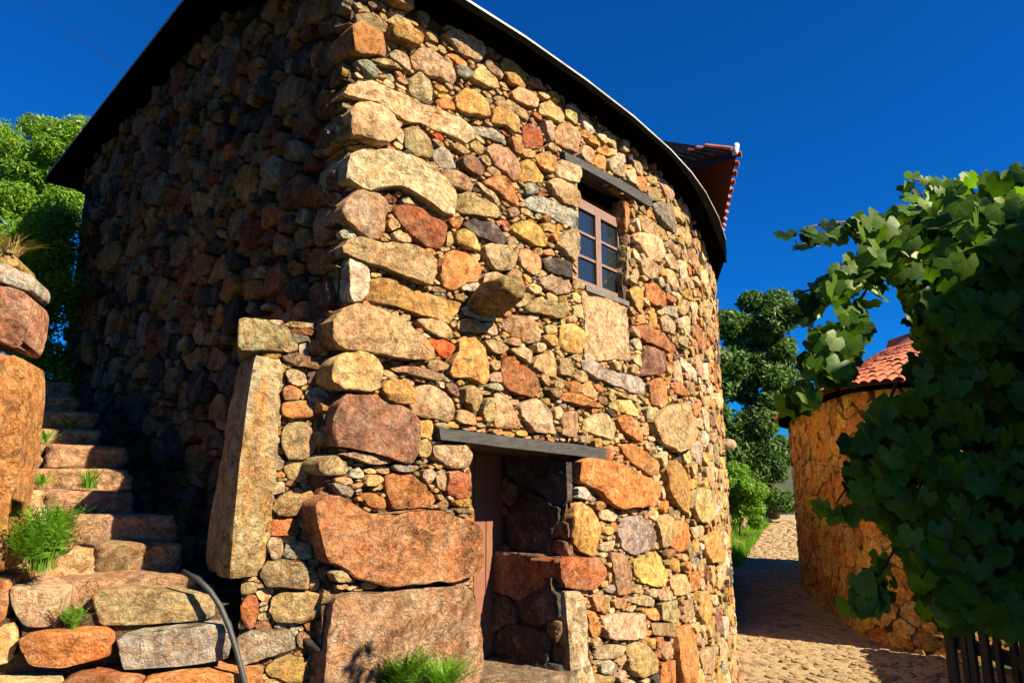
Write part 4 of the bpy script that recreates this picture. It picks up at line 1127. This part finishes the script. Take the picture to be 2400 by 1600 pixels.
# rows of clay tiles
tv, tf = [], []
for e in (0, 1):
    for j in range(6):
        an = math.pi*j/5; tv.append((math.cos(an)*(.095-.012*e), 0.42*e, math.sin(an)*(.075-.01*e)-.012*e))
tf = [(j, j+1, 7+j, 6+j) for j in range(5)]
tme = bpy.data.meshes.new('roof_tile'); tme.from_pydata(tv, [], tf); tme.materials.append(M_TILE)
lens = np.concatenate([[0], np.cumsum([np.linalg.norm(np.subtract(lo[i+1][:2], lo[i][:2])) for i in range(nE-1)])])
mbs = MB(); ntile = 0
for row in range(9):
    L_ = np.arange(2.0, lens[-1]-4.0, 0.20)
    for s in L_:
        i = min(int(np.searchsorted(lens, s)), nE-1)-1; f = (s-lens[i])/(lens[i+1]-lens[i])
        a = np.array(lo[i])*(1-f)+np.array(lo[i+1])*f; r = ridge_pt(i)*(1-f)+ridge_pt(i+1)*f
        d = r-a; ln = np.linalg.norm(d); d /= ln
        if row*0.36+0.4 > ln: continue
        q = a+d*(row*0.36-0.05)+np.array([0, 0, 0.03]); dv = Vector(d); xa = dv.cross(Vector((0, 0, 1))).normalized(); za = xa.cross(dv)
        M4 = Matrix((( *xa, 0), (*dv, 0), (*za, 0), (0, 0, 0, 1))).transposed(); M4.translation = Vector(q)+za*crng.normal(0.01, .006)
        px = project(q)
        if ntile < 300 and px and 1820 < px[0] < 2120 and row < 8:
            o = bpy.data.objects.new('roof_tile', tme); COL.objects.link(o); o.parent = nb
            o.matrix_parent_inverse = Matrix.Translation(LOC[nb.name]).inverted(); o.matrix_local = M4 if False else o.matrix_local
            o.matrix_basis = M4; ntile += 1
        else: mbs.add([M4 @ Vector(v) for v in tv], tf)
tag(mbs.build('far_roof_tiles', M_TILE, nb, True), kind='stuff')

# low garden wall whose shadow closes the lane on the right
gwl = tag(empty('garden_wall', (8.2, 10, -2.9)), 'low dark rubble garden wall behind the vine leaves', 'wall')
GS = Surf([np.array([7.9, 11.6])*(1-f)+np.array([6.1, 7.0])*f for f in np.linspace(0, 1, 30)], 1)
GS2 = Surf([np.array([7.9, 11.6])*(1-f)+np.array([6.1, 7.0])*f for f in np.linspace(0, 1, 30)], 1)
st, g = pack(GS, 0, 4.9, -3.1, -1.35, 0.025, [], [], [(.2, 60), (.15, 200), (.11, 600), (.08, 900)], dict(t=3, p=2, o=2, G=2), crng, grow=2, gap=.01)
if GS.n[10][0] > 0:
    GS.n *= -1; GS.side *= -1
w_ = backing(GS, g, 'wall_core', M_MORTAR, gwl, h=-.03, step=3)
lay_stones(GS, st, w_, crng, 150, M_STONE, minpx=5)
mb = MB(); a, b2 = GS.to3(0, 0, -.03), GS.to3(4.9, 0, -.03); aa, bb = GS.to3(0, 0, -.4), GS.to3(4.9, 0, -.4)
mb.add([(*q[:2], z) for z in (-3.1, -1.36) for q in (a, b2, bb, aa)], [(4, 5, 6, 7), (2, 3, 7, 6)]); mb.build('wall_top', M_MORTAR, gwl)

# ------------------------------------------------------------------ foliage
def leaf_cloud(rng, centers, radii, n, size, droop=0.3, flat=1.0):
    """n small folded leaves spread through ellipsoidal clumps"""
    cid = rng.integers(0, len(centers), n); c = np.array(centers)[cid]; R = np.array(radii)[cid]
    d = rng.normal(0, 1, (n, 3)); d /= np.linalg.norm(d, axis=1)[:, None]; rr = rng.uniform(0, 1, n)**0.42
    p = c+d*rr[:, None]*R
    a = rng.normal(0, 1, (n, 3)); a[:, 2] -= droop; a /= np.linalg.norm(a, axis=1)[:, None]
    b_ = np.cross(a, d+rng.normal(0, .5, (n, 3))); b_ /= np.linalg.norm(b_, axis=1)[:, None]+1e-9
    nn = np.cross(a, b_); s = size*rng.uniform(.6, 1.3, n)[:, None]
    V = np.stack([p-a*s, p+b_*s*.42+nn*s*.10, p+a*s, p-b_*s*.42+nn*s*.10], 1).reshape(-1, 3)
    k = np.arange(n)*4
    F = [(i, i+1, i+2) for i in k]+[(i, i+2, i+3) for i in k]
    return V, F
def tree(name, label, base, clumps, n, size, mat, trunk_r, group=None, seed=1, cat='tree'):
    r = np.random.default_rng(seed); t = tag(empty(name, base), label, cat, group)
    V, F = leaf_cloud(r, [c[:3] for c in clumps], [c[3:] for c in clumps], n, size)
    link_mesh('crown', V, F, mat, t, smoothf=False)
    mb = MB(); b0 = Vector(base); top = Vector(np.mean([c[:3] for c in clumps], 0))
    pts = [b0+(top-b0)*f+Vector((math.sin(f*5)*.12, math.cos(f*4)*.1, 0))*(top-b0).length*.12 for f in np.linspace(0, 1, 9)]
    mb.tube(pts, [trunk_r*(1-.75*f) for f in np.linspace(0, 1, 9)], 9)
    mb.build('trunk', M_BARK, t, True)
    for c in clumps[::max(1, len(clumps)//9)]:
        s0 = pts[int(r.integers(2, 7))]; mb = MB(); e = Vector(c[:3]); m_ = (s0+e)/2+Vector((0, 0, .1))*(e-s0).length
        mb.tube([s0, m_, e], [trunk_r*.35, trunk_r*.22, trunk_r*.08], 6); mb.build('branch', M_BARK, t, True)
    return t
def clumps_px(rng, boxes, Y, depth, rad):
    out = []
    for (x0, y0, x1, y1, k) in boxes:
        for _ in range(k):
            p = at(rng.uniform(x0, x1), rng.uniform(y0, y1), Y+rng.uniform(-depth, depth)); s = rad*rng.uniform(.7, 1.25)
            out.append((*p, s, s, s*.8))
    return out
tr = np.random.default_rng(21)
cl = clumps_px(tr, [(1745, 690, 1820, 790, 5), (1690, 730, 1880, 900, 17), (1680, 880, 1850, 1060, 15), (1655, 760, 1720, 1060, 8), (1690, 1020, 1830, 1130, 8)], 40, 1.2, 1.05)
tree('evergreen_oak', 'tall dark green tree at the far end of the lane', (15.2, 41.5, -2.3), cl, 42000, 0.19, M_TREE, 0.35, seed=2)
cl = clumps_px(tr, [(-40, 350, 185, 500, 22), (70, 300, 130, 350, 4), (-30, 290, 20, 360, 4), (150, 310, 195, 400, 4)], 12.5, 1.0, .42)
tree('hillside_tree', 'bright green leafy tree rising beyond the left end of the roof', tuple(np.array([*at(60, 620, 12.5)[:2], 2.2])), cl, 46000, 0.042, M_BRIGHT, 0.14, seed=3)
cl = clumps_px(tr, [(-60, 500, 150, 640, 12), (30, 600, 130, 800, 14), (50, 780, 150, 920, 8), (105, 520, 160, 770, 9)], 9.0, .5, .36)
tree('hillside_bush', 'dense green bush growing behind the gatepost on the left', tuple(np.array([*at(60, 800, 9.0)[:2], 1.0])), cl, 24000, 0.034, M_BRIGHT, 0.06, seed=4, cat='bush')
cl = clumps_px(tr, [(1700, 1070, 1850, 1185, 22)], 39.6, .8, .75)
tree('far_hedge', 'dark hedge closing the far end of the lane below the tall tree', (13.6, 39.8, -2.3), cl, 22000, 0.13, M_TREE, 0.1, seed=15, cat='hedge')
cl = clumps_px(tr, [(1700, 1090, 1795, 1160, 8), (1695, 1130, 1775, 1235, 14)], 30, .6, .5)
tree('lane_shrub', 'sunlit yellow green shrub on the bank beside the lane', tuple(np.array([*at(1735, 1260, 30)[:2], -2.4])), cl, 14000, 0.085, M_BRIGHT, 0.06, seed=5, cat='shrub')

# grassy bank with a few rocks left of the far lane
bank = tag(empty('grassy_bank', (9.4, 30, -2.9)), 'steep grassy bank with a few rocks beside the far lane', 'bank')
nb_ = 26; V, F = [], []
for i in range(nb_):
    y = 20+i*0.8; xr = LX(y)[0]-.05
    for j in range(9):
        f = j/8; x = xr-f*4.0; V.append((x, y, terrain(x, y)-.05+2.3*smooth(0, .65, f)*smooth(20, 23, y)*(1+.25*fbm((x, y, 2), .6, 3))))
for i in range(nb_-1):
    for j in range(8): F.append((i*9+j, (i+1)*9+j, (i+1)*9+j+1, i*9+j+1))
link_mesh('slope', V, F, M_GROUND, bank)
for k in range(10):
    q = np.array(V[int(tr.integers(6, nb_-1))*9+int(tr.integers(1, 4))]); s = tr.uniform(.2, .5)
    blob('rock', q, [np.array([s, 0, 0]), np.array([0, s, 0]), np.array([0, 0, s*.6])], bank, jitter((.34, .24, .15), tr), .6, float(k), n=3)
mb = MB(); VV = np.array(V).reshape(nb_, 9, 3)
for _ in range(9000):
    i, j = tr.uniform(0, nb_-1.01), 8*tr.random()**1.3*.99; a, b_ = int(i), int(j); fi, fj = i-a, j-b_
    q = VV[a, b_]*(1-fi)*(1-fj)+VV[a+1, b_]*fi*(1-fj)+VV[a, b_+1]*(1-fi)*fj+VV[a+1, b_+1]*fi*fj
    h = tr.uniform(.15, .5); an = tr.uniform(0, 6.28); d = np.array([math.cos(an), math.sin(an), 0])
    mb.add([q, q+d*.05, q+d*.18+np.array([0, 0, h])], [(0, 1, 2)])
tag(mb.build('grass', M_BRIGHT, bank), kind='stuff')

# unseen trees added outside the frame to block sky light from the gable
for k, (x, y, h) in enumerate(((-5.6, 2.6, 6.5), (-7.6, 5.2, 7.0), (-4.8, -0.6, 6.0))):
    z0_ = terrain(x, y); cl = [(x+tr.normal(0, .9), y+tr.normal(0, .9), z0_+h*tr.uniform(.25, .95), 1.0, 1.0, .9) for _ in range(14)]
    cl = [c for c in cl if not (project(c[:3]) and project((c[0]+1.1, c[1], c[2]))[0] > -40)]
    if cl: tree('cypress_oak' if False else 'sky_block_tree', ['unseen dark tree added beyond the gatepost to block sky light', 'second unseen dark tree added on the slope to block sky light', 'unseen dark tree added nearest the path to block sky light'][k], (x, y, z0_), cl, 9000, .16, M_BLOCK_LEAF, .16, group='added sky-blocking trees left of the alley', seed=60+k)

# ------------------------------------------------------------------ grapevine on its trellis
vr = np.random.default_rng(31)
def vine_leaf_mesh(r):
    # five-lobed leaf, slightly folded and cupped, unit size, stalk at the origin, tip towards -y
    ang = np.radians([90, 62, 48, 20, -2, -28, -44, -66, -90, -114, -136, -152, -178, -200, -228, -242])
    rad = np.array([.08, .62, .80, .78, .88, .80, .96, .84, 1.12, .84, .96, .80, .88, .78, .80, .62])*(1+r.normal(0, .05, 16))
    V, F = [(0, -.12, 0)], []
    cup, fold = r.uniform(.05, .30), r.uniform(.05, .35)
    for f in (.55, 1.0):
        for a, q in zip(ang, rad):
            x, y = math.cos(a)*q*f, math.sin(a)*q*f-.12*(1-f)
            V.append((x, y, -cup*(x*x+y*y)*.6+fold*abs(x)*.5+r.normal(0, .02*f)))
    n_ = 16
    F += [(0, 1+k, 1+(k+1) % n_) for k in range(n_)]+[(1+k, 1+n_+k, 1+n_+(k+1) % n_, 1+(k+1) % n_) for k in range(n_)]
    return V, F
LM = [vine_leaf_mesh(vr) for _ in range(8)]; lmes = []
for V, F in LM:
    me = bpy.data.meshes.new('leaf'); me.from_pydata(V, [], F); me.materials.append(M_VINE)
    ca = me.color_attributes.new('Col', 'FLOAT_COLOR', 'POINT')
    for d_, q in zip(ca.data, V): d_.color = (q[0]+2, q[1]+2, 0, 1)
    me.polygons.foreach_set('use_smooth', np.ones(len(F), bool)); lmes.append(me)
vine = tag(empty('grapevine', (2.0, 2.6, -1.7)), 'large leafy grapevine hanging over the lane, mostly in shade', 'vine')
# canopy outline in the frame; leaves fill the depth behind it
OUTL = np.array([(1960, 525), (2060, 490), (2110, 500), (2165, 450), (2215, 420), (2275, 410), (2340, 415), (2440, 385), (2640, 380), (2640, 1490), (2340, 1470), (2225, 1460), (2165, 1430), (2150, 1330), (2100, 1240), (2020, 1180), (1990, 1110), (1980, 1030), (2040, 980), (2150, 900), (2140, 800), (2130, 690), (2080, 630), (2020, 660), (1960, 690), (1900, 690), (1960, 630), (2020, 600), (2040, 560)], float)
EXTRA = [np.array([(1900, 770), (1960, 760), (2010, 800), (2000, 900), (1940, 890), (1890, 860)], float), np.array([(1970, 720), (2010, 740), (2030, 790), (2000, 790)], float), np.array([(2010, 1350), (2060, 1340), (2060, 1420), (2015, 1420)], float), np.array([(1870, 905), (1905, 900), (1905, 950), (1870, 950)], float)]
def shades_house(p):
    n3 = np.array([*nF0, 0]); sv = -np.array(SUNV); t_ = np.dot(np.array([CX, CY, 0])-p, n3)/np.dot(sv, n3); q = p+sv*t_
    u_ = np.dot(q[:2]-C2, dF0); return -0.05 < u_ < 7 and q[2] > -1.75
leaves = []
def add_leaf(p, face, size, roll):
    z = Vector(face).normalized(); y = Vector((0, 0, 1)); y = (y-z*y.dot(z)).normalized(); x = y.cross(z)
    R = Matrix(((*x, 0), (*y, 0), (*z, 0), (0, 0, 0, 1))).transposed()
    leaves.append((Matrix.Translation(p) @ R @ Matrix.Rotation(roll, 4, 'Z') @ Matrix.Scale(size, 4), p))
cnt = 0
while cnt < 3600:
    x, y = vr.uniform(1820, 2640), vr.uniform(330, 1500)
    m_ = inside(OUTL, np.array([x]), np.array([y]))[0] or any(inside(e, np.array([x]), np.array([y]))[0] for e in EXTRA)
    if not m_: continue
    Yd = 2.15+vr.random()**0.8*(0.75 if x > 2050 else .4)
    p = at(x, y, Yd)
    if shades_house(p):
        if x > 2420 or vr.random() < .5: cnt += .3; continue
    f = (vr.normal(-.35, .5), vr.normal(-.9, .35), vr.normal(.35, .45))
    add_leaf(p, f, vr.uniform(.028, .056), vr.normal(0, .5)); cnt += 1
for e, k in ((EXTRA[0], 9), (EXTRA[1], 2), (EXTRA[2], 3), (EXTRA[3], 2)):
    for _ in range(k):
        c = e.mean(0)+vr.normal(0, 22, 2); p = at(c[0], c[1], 2.4+vr.uniform(-.1, .1)); add_leaf(p, (vr.normal(-.2, .4), -1, vr.normal(.2, .4)), vr.uniform(.05, .075), vr.normal(0, .5))
# unseen leaves added along the sun's path to keep the visible vine dark
sv3 = np.array(SUNV)
for _ in range(9000):
    q0 = np.array([vr.uniform(1.45, 2.5), vr.uniform(1.9, 2.9), vr.uniform(-1.5, .62)]); p = q0+sv3*vr.uniform(.3, 3.4)
    q = project(p)
    if (q and q[0] < 2450 and q[1] > -40) or p[1] < .25: continue
    if shades_house(p): continue
    add_leaf(p, (vr.normal(.4, .6), vr.normal(-.4, .6), vr.normal(.5, .4)), vr.uniform(.08, .12), vr.normal(0, .6))
SPRIG = ([(2150, 560, 2.5), (2060, 520, 2.45), (1960, 520, 2.4), (1880, 535, 2.35)], [(2120, 640, 2.5), (2010, 640, 2.4), (1930, 670, 2.4), (1860, 690, 2.4)],
         [(2080, 620, 2.4), (2000, 720, 2.4), (1960, 790, 2.4), (1930, 860, 2.4)], [(2250, 460, 2.6), (2180, 430, 2.5), (2140, 420, 2.4)],
         [(2100, 900, 2.5), (2040, 1050, 2.4), (1960, 1180, 2.4)], [(2200, 1000, 2.6), (2120, 1250, 2.5), (2040, 1380, 2.4)])
for sp in SPRIG:
    P = chaikin([at(*q) for q in sp], 2)
    for q in P[3:]:
        for _ in range(2): add_leaf(q+vr.normal(0, .022, 3)-np.array([0, 0, .03]), (vr.normal(.1, .5), -1, vr.normal(.5, .4)), vr.uniform(.026, .052), vr.normal(0, .5))
def inview(p):
    q = project(p); return q is not None and 1780 < q[0] < 2400 and 300 < q[1] < 1600
leaves.sort(key=lambda e: (0 if inview(e[1]) else 1, e[1][1])); mb = MB()
for i, (M4, p) in enumerate(leaves):
    k = int(vr.integers(8))
    if i < 300:
        o = bpy.data.objects.new('leaf', lmes[k]); COL.objects.link(o); o.parent = vine
        o.matrix_parent_inverse = Matrix.Translation(LOC[vine.name]).inverted(); o.matrix_basis = M4
    else: mb.add([M4 @ Vector(v) for v in LM[k][0]], LM[k][1], np.array([(v[0]+2, v[1]+2, 0) for v in LM[k][0]]))
tag(mb.build('massed_leaves', M_VINE, vine, True), kind='stuff')
M_CANE = simple('vine_cane', (0.10, 0.06, 0.03), 0.8, 20, .3, .4)
def cane(pts, r0, r1, name='cane'):
    mb = MB(); P = [Vector(p) for p in chaikin(pts, 2)]; mb.tube(P, list(np.linspace(r0, r1, len(P))), 6); mb.build(name, M_CANE, vine, True)
cane([(2.25, 2.7, -1.75), (2.2, 2.65, -1.0), (2.1, 2.7, -.2), (2.15, 2.6, .6), (1.9, 2.6, 1.0)], .035, .018, 'trunk')
for pts in ([(2150, 560, 2.5), (2060, 520, 2.45), (1960, 520, 2.4), (1880, 535, 2.35)], [(2120, 640, 2.5), (2010, 640, 2.4), (1930, 670, 2.4), (1860, 690, 2.4)],
            [(2080, 620, 2.4), (2000, 720, 2.4), (1960, 790, 2.4), (1930, 860, 2.4)], [(2250, 460, 2.6), (2180, 430, 2.5), (2140, 420, 2.4)],
            [(2100, 900, 2.5), (2040, 1050, 2.4), (1960, 1180, 2.4)], [(2200, 1000, 2.6), (2120, 1250, 2.5), (2040, 1380, 2.4)]):
    cane([at(x, y, Y) for x, y, Y in pts], .006, .003)
trel = tag(empty('vine_trellis', (2.4, 2.8, -1.7)), 'weathered wooden trellis poles carrying the grapevine', 'trellis')
for (x, y) in ((2.05, 2.75), (3.9, 2.6), (3.9, 1.0)):
    mb = MB(); mb.tube([(x, y, terrain(x, y)-.1), (x+.02, y, -.3), (x, y+.02, .98)], [.045, .04, .035], 8); mb.build('post', M_WOOD, trel, True)
for a, b2 in (((1.7, 2.72, .90), (4.3, 2.62, .92)), ((3.9, 2.9, .95), (3.9, .6, .95)), ((2.05, 2.9, .95), (2.6, .6, .95))):
    mb = MB(); mb.tube([a, tuple((np.array(a)+b2)/2-np.array([0, 0, .02])), b2], .025, 7); mb.build('pole', M_WOOD, trel, True)

# picket fence under the vine
fen = tag(empty('picket_fence', (2.3, 2.9, -1.7)), 'old grey picket fence in deep shade below the grapevine', 'fence')
fa, fb = at(2205, 1420, 3.25), at(2520, 1420, 2.55); fd = (fb-fa)[:2]; ln = np.linalg.norm(fd); fd /= ln
k = 0; s = 0.0
while s < ln:
    x, y = fa[0]+fd[0]*s, fa[1]+fd[1]*s; zt = -.50+vr.normal(0, .02); zb0 = terrain(x, y)-.05; wd = vr.uniform(.022, .034); ti = vr.normal(0, .012)
    mb = MB(); ax = np.array([*fd, 0])
    v = [np.array([x, y, zb0]), np.array([x, y, zb0])+ax*wd, np.array([x+ti, y, zt])+ax*wd, np.array([x+ti, y, zt+.05])+ax*wd/2, np.array([x+ti, y, zt])]
    nrm = np.array([fd[1], -fd[0], 0])*.016
    mb.add(v+[q+nrm for q in v], [(4, 3, 2, 1, 0), (5, 6, 7, 8, 9)]+[(j, (j+1) % 5, 5+(j+1) % 5, 5+j) for j in range(5)]); mb.build('picket', M_WOOD, fen); s += wd+vr.uniform(.018, .03)
for z in (-.72, -1.35):
    mb = MB(); mb.box((fa[0]-fd[1]*.001, fa[1]+.004, z), (*(fd*ln), 0), (fd[1]*-.03, fd[0]*.03, 0), (0, 0, .05)); mb.build('rail', M_WOOD, fen)

# ------------------------------------------------------------------ small plants
def fern(base, h, n, spread, mat, label, cat='fern', seed=0, fine=1.0, group=None, name='fern'):
    r = np.random.default_rng(seed); mb = MB()
    for _ in range(n):
        a = r.uniform(0, 6.283); b0 = np.array(base)+np.array([math.cos(a), math.sin(a), 0])*r.uniform(0, spread*.45); L_ = h*r.uniform(.55, 1.1); lean = r.uniform(.2, 1.0)*spread
        dirv = np.array([math.cos(a), math.sin(a), 0]); prev = b0; K = 9
        for k in range(1, K+1):
            f = k/K; p = b0+dirv*lean*f**1.6+np.array([0, 0, L_*(f-.25*f*f)]); d = p-prev; d /= np.linalg.norm(d)+1e-9
            sd = np.cross(d, [0, 0, 1]); sd /= np.linalg.norm(sd)+1e-9; w0 = .0022
            mb.add([prev-sd*w0, prev+sd*w0, p+sd*w0, p-sd*w0], [(0, 1, 2, 3)])
            if k > 2:
                ll = .030*h/.25*(1.15-f)*fine+.004
                for q in (-1, 1):
                    e = p+sd*q*ll+d*ll*.5+np.array([0, 0, r.normal(0, .25)*ll]); m1 = (p+e)/2
                    mb.add([p, m1+d*ll*.28, e, m1-d*ll*.28], [(0, 1, 2, 3)])
            prev = p
    o = mb.build(name, mat, None, False); return tag(o, label, cat, group)
def tuft(base, h, n, spread, mat, label, cat='grass tuft', seed=0, name='grass_tuft', wd=.004):
    r = np.random.default_rng(seed); mb = MB()
    for _ in range(n):
        a = r.uniform(0, 6.283); dirv = np.array([math.cos(a), math.sin(a), 0]); b0 = np.array(base)+dirv*r.uniform(0, spread*.4)+np.array([0, 0, -.01]); L_ = h*r.uniform(.45, 1.1); lean = r.uniform(.1, 1.1)*spread
        sd = np.array([-dirv[1], dirv[0], 0]); P = [b0+dirv*lean*f**1.7+np.array([0, 0, L_*(f-.35*f*f)]) for f in (0, .35, .7, 1.0)]
        w_ = wd*r.uniform(.6, 1.3); V = []
        for q, s in zip(P, (1, .9, .6, .05)): V += [q-sd*w_*s, q+sd*w_*s]
        mb.add(V, [(0, 1, 3, 2), (2, 3, 5, 4), (4, 5, 7, 6)])
    return tag(mb.build(name, mat, None, False), label, cat)
fern(pt(95, 1335, .02), .42, 130, .22, M_FERN, 'tall feathery fern at the foot of the left gatepost', seed=1)
fern(pt(110, 1280, -.10), .34, 40, .18, M_FERN, 'bushy green fern on the lowest shaded step', seed=11)
fern(pt(180, 1468, .06), .17, 26, .10, M_FERN, 'small leafy fern sprouting between the front step stones', seed=2)
def on_step(x, y, k, up=0.0):
    zt = zs-0.02+0.168*k+up; return atz(x, 0, 1)*0 if False else ray_to_step(x, k, zt)
def ray_to_step(x, k, zt):
    g = np.array([CX, CY])+DL*(0.35+0.40*k+0.12); r = ray(x, 1100); A2 = np.array([[r[0], DG[0]], [r[1], DG[1]]]); s = np.linalg.solve(A2, g); return np.array([r[0]*s[0], r[1]*s[0], zt])
tuft(ray_to_step(212, 3, zs+.168*3), .26, 70, .14, M_FERN, 'spiky green grass tuft at the shadow edge of a step', seed=3)
fern(ray_to_step(105, 3, zs+.168*3), .13, 26, .12, M_FERN, 'low green fern on the left of a middle step', seed=4)
fern(ray_to_step(100, 5, zs+.168*5), .16, 24, .13, M_FERN, 'small dark fern on an upper step by the gatepost', seed=5)
tuft(ray_to_step(150, 6, zs+.168*6), .20, 14, .13, M_FERN, 'broad leaved weed at the top of the lit steps', 'weed', seed=6, name='weed', wd=.02)
u, z = FRONT.hit(950, 1592); b0 = FRONT.to3(u, z, .16)
fern(b0-np.array([.10, .02, .02]), .28, 230, .20, M_FERN, 'feathery bright green fern clump at the foot of the big slab', seed=7, fine=.8)
fern(b0+np.array([.15, .05, -.03]), .20, 150, .22, M_FERN, 'lower spreading fern clump right of the feathery one', seed=8, fine=.8)
tuft(pt(25, 592, .0), .16, 110, .16, M_DRY, 'dry straw coloured grass on top of the left gatepost', seed=9)
# grassy verge by the far lane
r_ = np.random.default_rng(77); mb = MB()
for _ in range(2600):
    p = at(r_.uniform(1705, 1800), 1200, r_.uniform(24, 34)); x, y = p[0], p[1]
    if x > LX(y)[0]+.1: continue
    z = terrain(x, y); h = r_.uniform(.2, .6); a = r_.uniform(0, 6.28); d = np.array([math.cos(a), math.sin(a), 0])
    mb.add([(x, y, z), (x+d[0]*.03, y+d[1]*.03, z), (x+d[0]*.15, y+d[1]*.15, z+h)], [(0, 1, 2)])
tag(mb.build('verge_grass', M_FERN, None), 'rough green grass along the far lane verge', 'grass', kind='stuff')

# overhead cables
for k, (a, b2, lab_) in enumerate((((40, -40, 16), (318, 190, 9.5), 'thin dark overhead cable crossing the sky above the roof slope'), ((-60, 200, 17), (128, 300, 10.5), 'lower thin overhead cable running to the leafy hillside tree'))):
    A_, B_ = at(*a), at(*b2); mb = MB(); ext = A_+(A_-B_)*1.5
    P = [ext*(1-f)+B_*f-np.array([0, 0, 1.2*f*(1-f)*.3]) for f in np.linspace(0, 1, 14)]
    mb.tube(P, .006, 5); o = mb.build('overhead_cable', M_CABLE); tag(o, lab_, 'cable')
